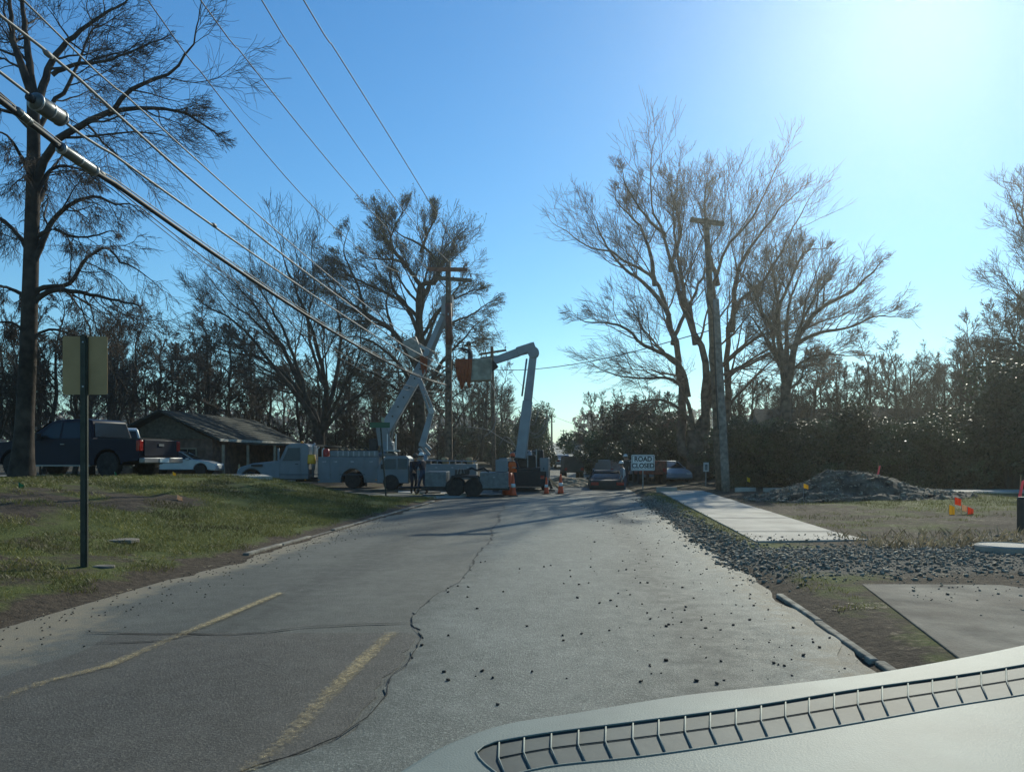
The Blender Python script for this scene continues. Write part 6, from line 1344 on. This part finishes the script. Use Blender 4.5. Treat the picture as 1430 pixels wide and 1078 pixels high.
# utility marker flags
def flag(px, py, Y, m, label, hh=.5, w_=.12, h2=.12, tilt=0.0, name='marker_flag'):
    p = W(px, py, Y); gz_ = Hs(p.x, Y); hh = max(.12, p.z - gz_ + h2 / 2)
    t = thing(name, (p.x, Y, gz_), random.uniform(-.4, .4), label, 'marker flag'); b = MB(); b.tube([(0, 0, -.05), (tilt * .3, 0, hh)], .004, 5); b.build('wire', M_steel, t)
    n_ = 6; vs_ = [(tilt * .3 + w_ * i / n_, .02 * math.sin(i * 1.6), hh - h2 * j - .02 * i * (1 - j * .3) * .5) for j in (0, 1) for i in range(n_ + 1)]
    b = MB(); b.add(vs_, [(i, i + 1, n_ + 2 + i, n_ + 1 + i) for i in range(n_)]); o = b.build('flag', m, t); s_ = o.modifiers.new('t', 'SOLIDIFY'); s_.thickness = .003; return t
flag(26, 685, 17, M_fg, 'green marker flag on the left lawn', w_=.11, h2=.11); flag(247, 697, 19, M_fw, 'pale orange marker flag in the brown patch of the left lawn', w_=.16, h2=.12)
flag(241, 661, 25, M_fy, 'small yellow marker flag by the house driveway', w_=.13, h2=.12); flag(160, 662, 24, M_fg, 'dark green stake under the rear of the blue pickup', w_=.05, h2=.15)
flag(1122, 678, 24.8, M_fy, 'yellow marker flag in front of the rubble mound', w_=.15, h2=.14); flag(1043, 669, 36, M_fy, 'small yellow marker flag right of the leaning poles', w_=.14, h2=.2)
flag(1325, 711, 20, M_fy, 'yellow marker flag leftmost of the flag cluster', w_=.17, h2=.24); flag(1333, 699, 20.3, M_fo, 'orange flag topmost of the flag cluster', w_=.18, h2=.19); flag(1343, 708, 20.1, M_fw, 'pale flag in the middle of the cluster', w_=.12, h2=.16); flag(1351, 713, 19.9, M_fo, 'red orange flag rightmost of the cluster', w_=.15, h2=.2)
def stake(px, py, Y, label):
    p = W(px, py, Y); gz_ = Hs(p.x, Y); t = thing('survey_stake', (p.x, Y, gz_), 0, label, 'survey stake'); b = MB(); b.tube([(0, 0, -.1), (.05, 0, p.z - gz_ + .35)], .015, 6); b.build('stick', M_timber, t)
    h_ = p.z - gz_; b = MB(); b.add([(.06, -.02, h_ + .2), (.12, -.03, h_ + .22), (.02, -.05, h_ - .25), (-.05, -.04, h_ - .2)], [(0, 1, 2, 3)]); o = b.build('ribbon', M_fp, t); s_ = o.modifiers.new('t', 'SOLIDIFY'); s_.thickness = .003
stake(1225, 658, 31, 'stake with pink ribbon behind the right end of the rubble mound'); stake(1423, 682, 21, 'stake with pink ribbon at the right edge')
ps = thing('bollard', (W(1427, 0, 16).x, 16, Hs(W(1427, 0, 16).x, 16)), 0, 'short dark weathered post at the right edge', 'post'); b = MB(); b.tube([(0, 0, -.1), (0, 0, .62)], [.09, .085], 10); b.build('shaft', M_brown, ps); b = MB(); b.tube([(0, 0, .62), (0, 0, .66)], [.1, .07], 10); b.build('cap', M_black, ps)
p = W(1402, 790, 12); b = MB(); b.lathe([(.43, -.05), (.44, .05), (.41, .07), (.40, .06), (.02, .06)], 'z', 32, (p.x, 11.9, Hs(p.x, 11.9) + .02)); tag(b.build('manhole_cover', M_conc, sm=False), 'round concrete manhole cover in the dry grass at right', 'manhole cover')
for (px, py, w_, lab) in ((146, 777, .16, 'flat grey stone at the foot of the near sign post'), (166, 741, .32, 'flat grey utility lid in the left lawn')):
    Y = 11.0 if py > 760 else 13.2; p = W(px, py, Y); rr = random.Random(py); P = [(p.x + w_ * math.cos(a) * rr.uniform(.8, 1.1), Y + w_ * .7 * math.sin(a) * rr.uniform(.8, 1.1)) for a in [k_ * .628 for k_ in range(10)]]
    b = MB(); b.slab(P, Hs(p.x, Y) - .05, Hs(p.x, Y) + .02); tag(b.build('flat_stone', MATS['dirty_kerb'], bev=.015), lab, 'stone')
wf = thing('timber_edging', (W(330, 0, 47).x, 47, .5), 0, 'raw timber post and low boards between the sedan and the boom truck', 'timber edging')
b = MB(); b.box(.1, .2, 0, .1, -.4, .75); b.build('post', M_timber, wf); b = MB(); b.box(-.45, .75, .1, .14, -.4, .1); b.build('board', M_timber, wf)
for i, (px, py) in enumerate(((600, 690), (636, 693), (930, 690), (1040, 691), (1080, 692))):
    p = G(px, py); b = MB(); P = [(p[0] + .5 * math.cos(a), p[1] + .25 * math.sin(a)) for a in (0, 1.2, 2.5, 3.6, 5)]; b.slab(P, 0, .12 if i < 2 else .32); tag(b.build('concrete_piece', M_conc, bev=.01), ['broken pale slab by the workers', 'broken pale slab under the trailer', 'pale slab at the head of the pavement', 'pale broken slab before the poles', 'pale broken slab left of the mound'][i], 'concrete piece')

# ------------------------------------------------------------------ added scattering volume, stands in for veiling sun glare
hm = bpy.data.materials.new('glare_veil'); hm.use_nodes = True; nt = hm.node_tree; nt.nodes.clear()
pv = nt.nodes.new('ShaderNodeVolumePrincipled'); pv.inputs['Color'].default_value = (0.97, 1.0, 0.92, 1); pv.inputs['Density'].default_value = 0.0006; pv.inputs['Anisotropy'].default_value = 0.8
mo = nt.nodes.new('ShaderNodeOutputMaterial'); nt.links.new(pv.outputs[0], mo.inputs['Volume'])
b = MB(); b.box(-3300, 3300, -900, 4200, -1.5, 34); hz_ = b.build('glare_haze', hm); hz_['kind'] = 'stuff'

# tell look-alikes apart by their order of distance
from collections import defaultdict
dd = defaultdict(list)
for o in list(COL.objects):
    if o.parent is None and 'label' in o: dd[o['label']].append(o)
ORD = ['nearest', 'second nearest', 'third nearest', 'fourth nearest', 'fifth nearest', 'sixth nearest', 'seventh nearest', 'eighth nearest', 'ninth nearest', 'farthest']
for lb, os_ in dd.items():
    if 1 < len(os_) <= 10:
        os_.sort(key=lambda q: q.location.y)
        for i, o in enumerate(os_): o['label'] = (ORD[i] if i < len(os_) - 1 else 'farthest') + ' ' + lb
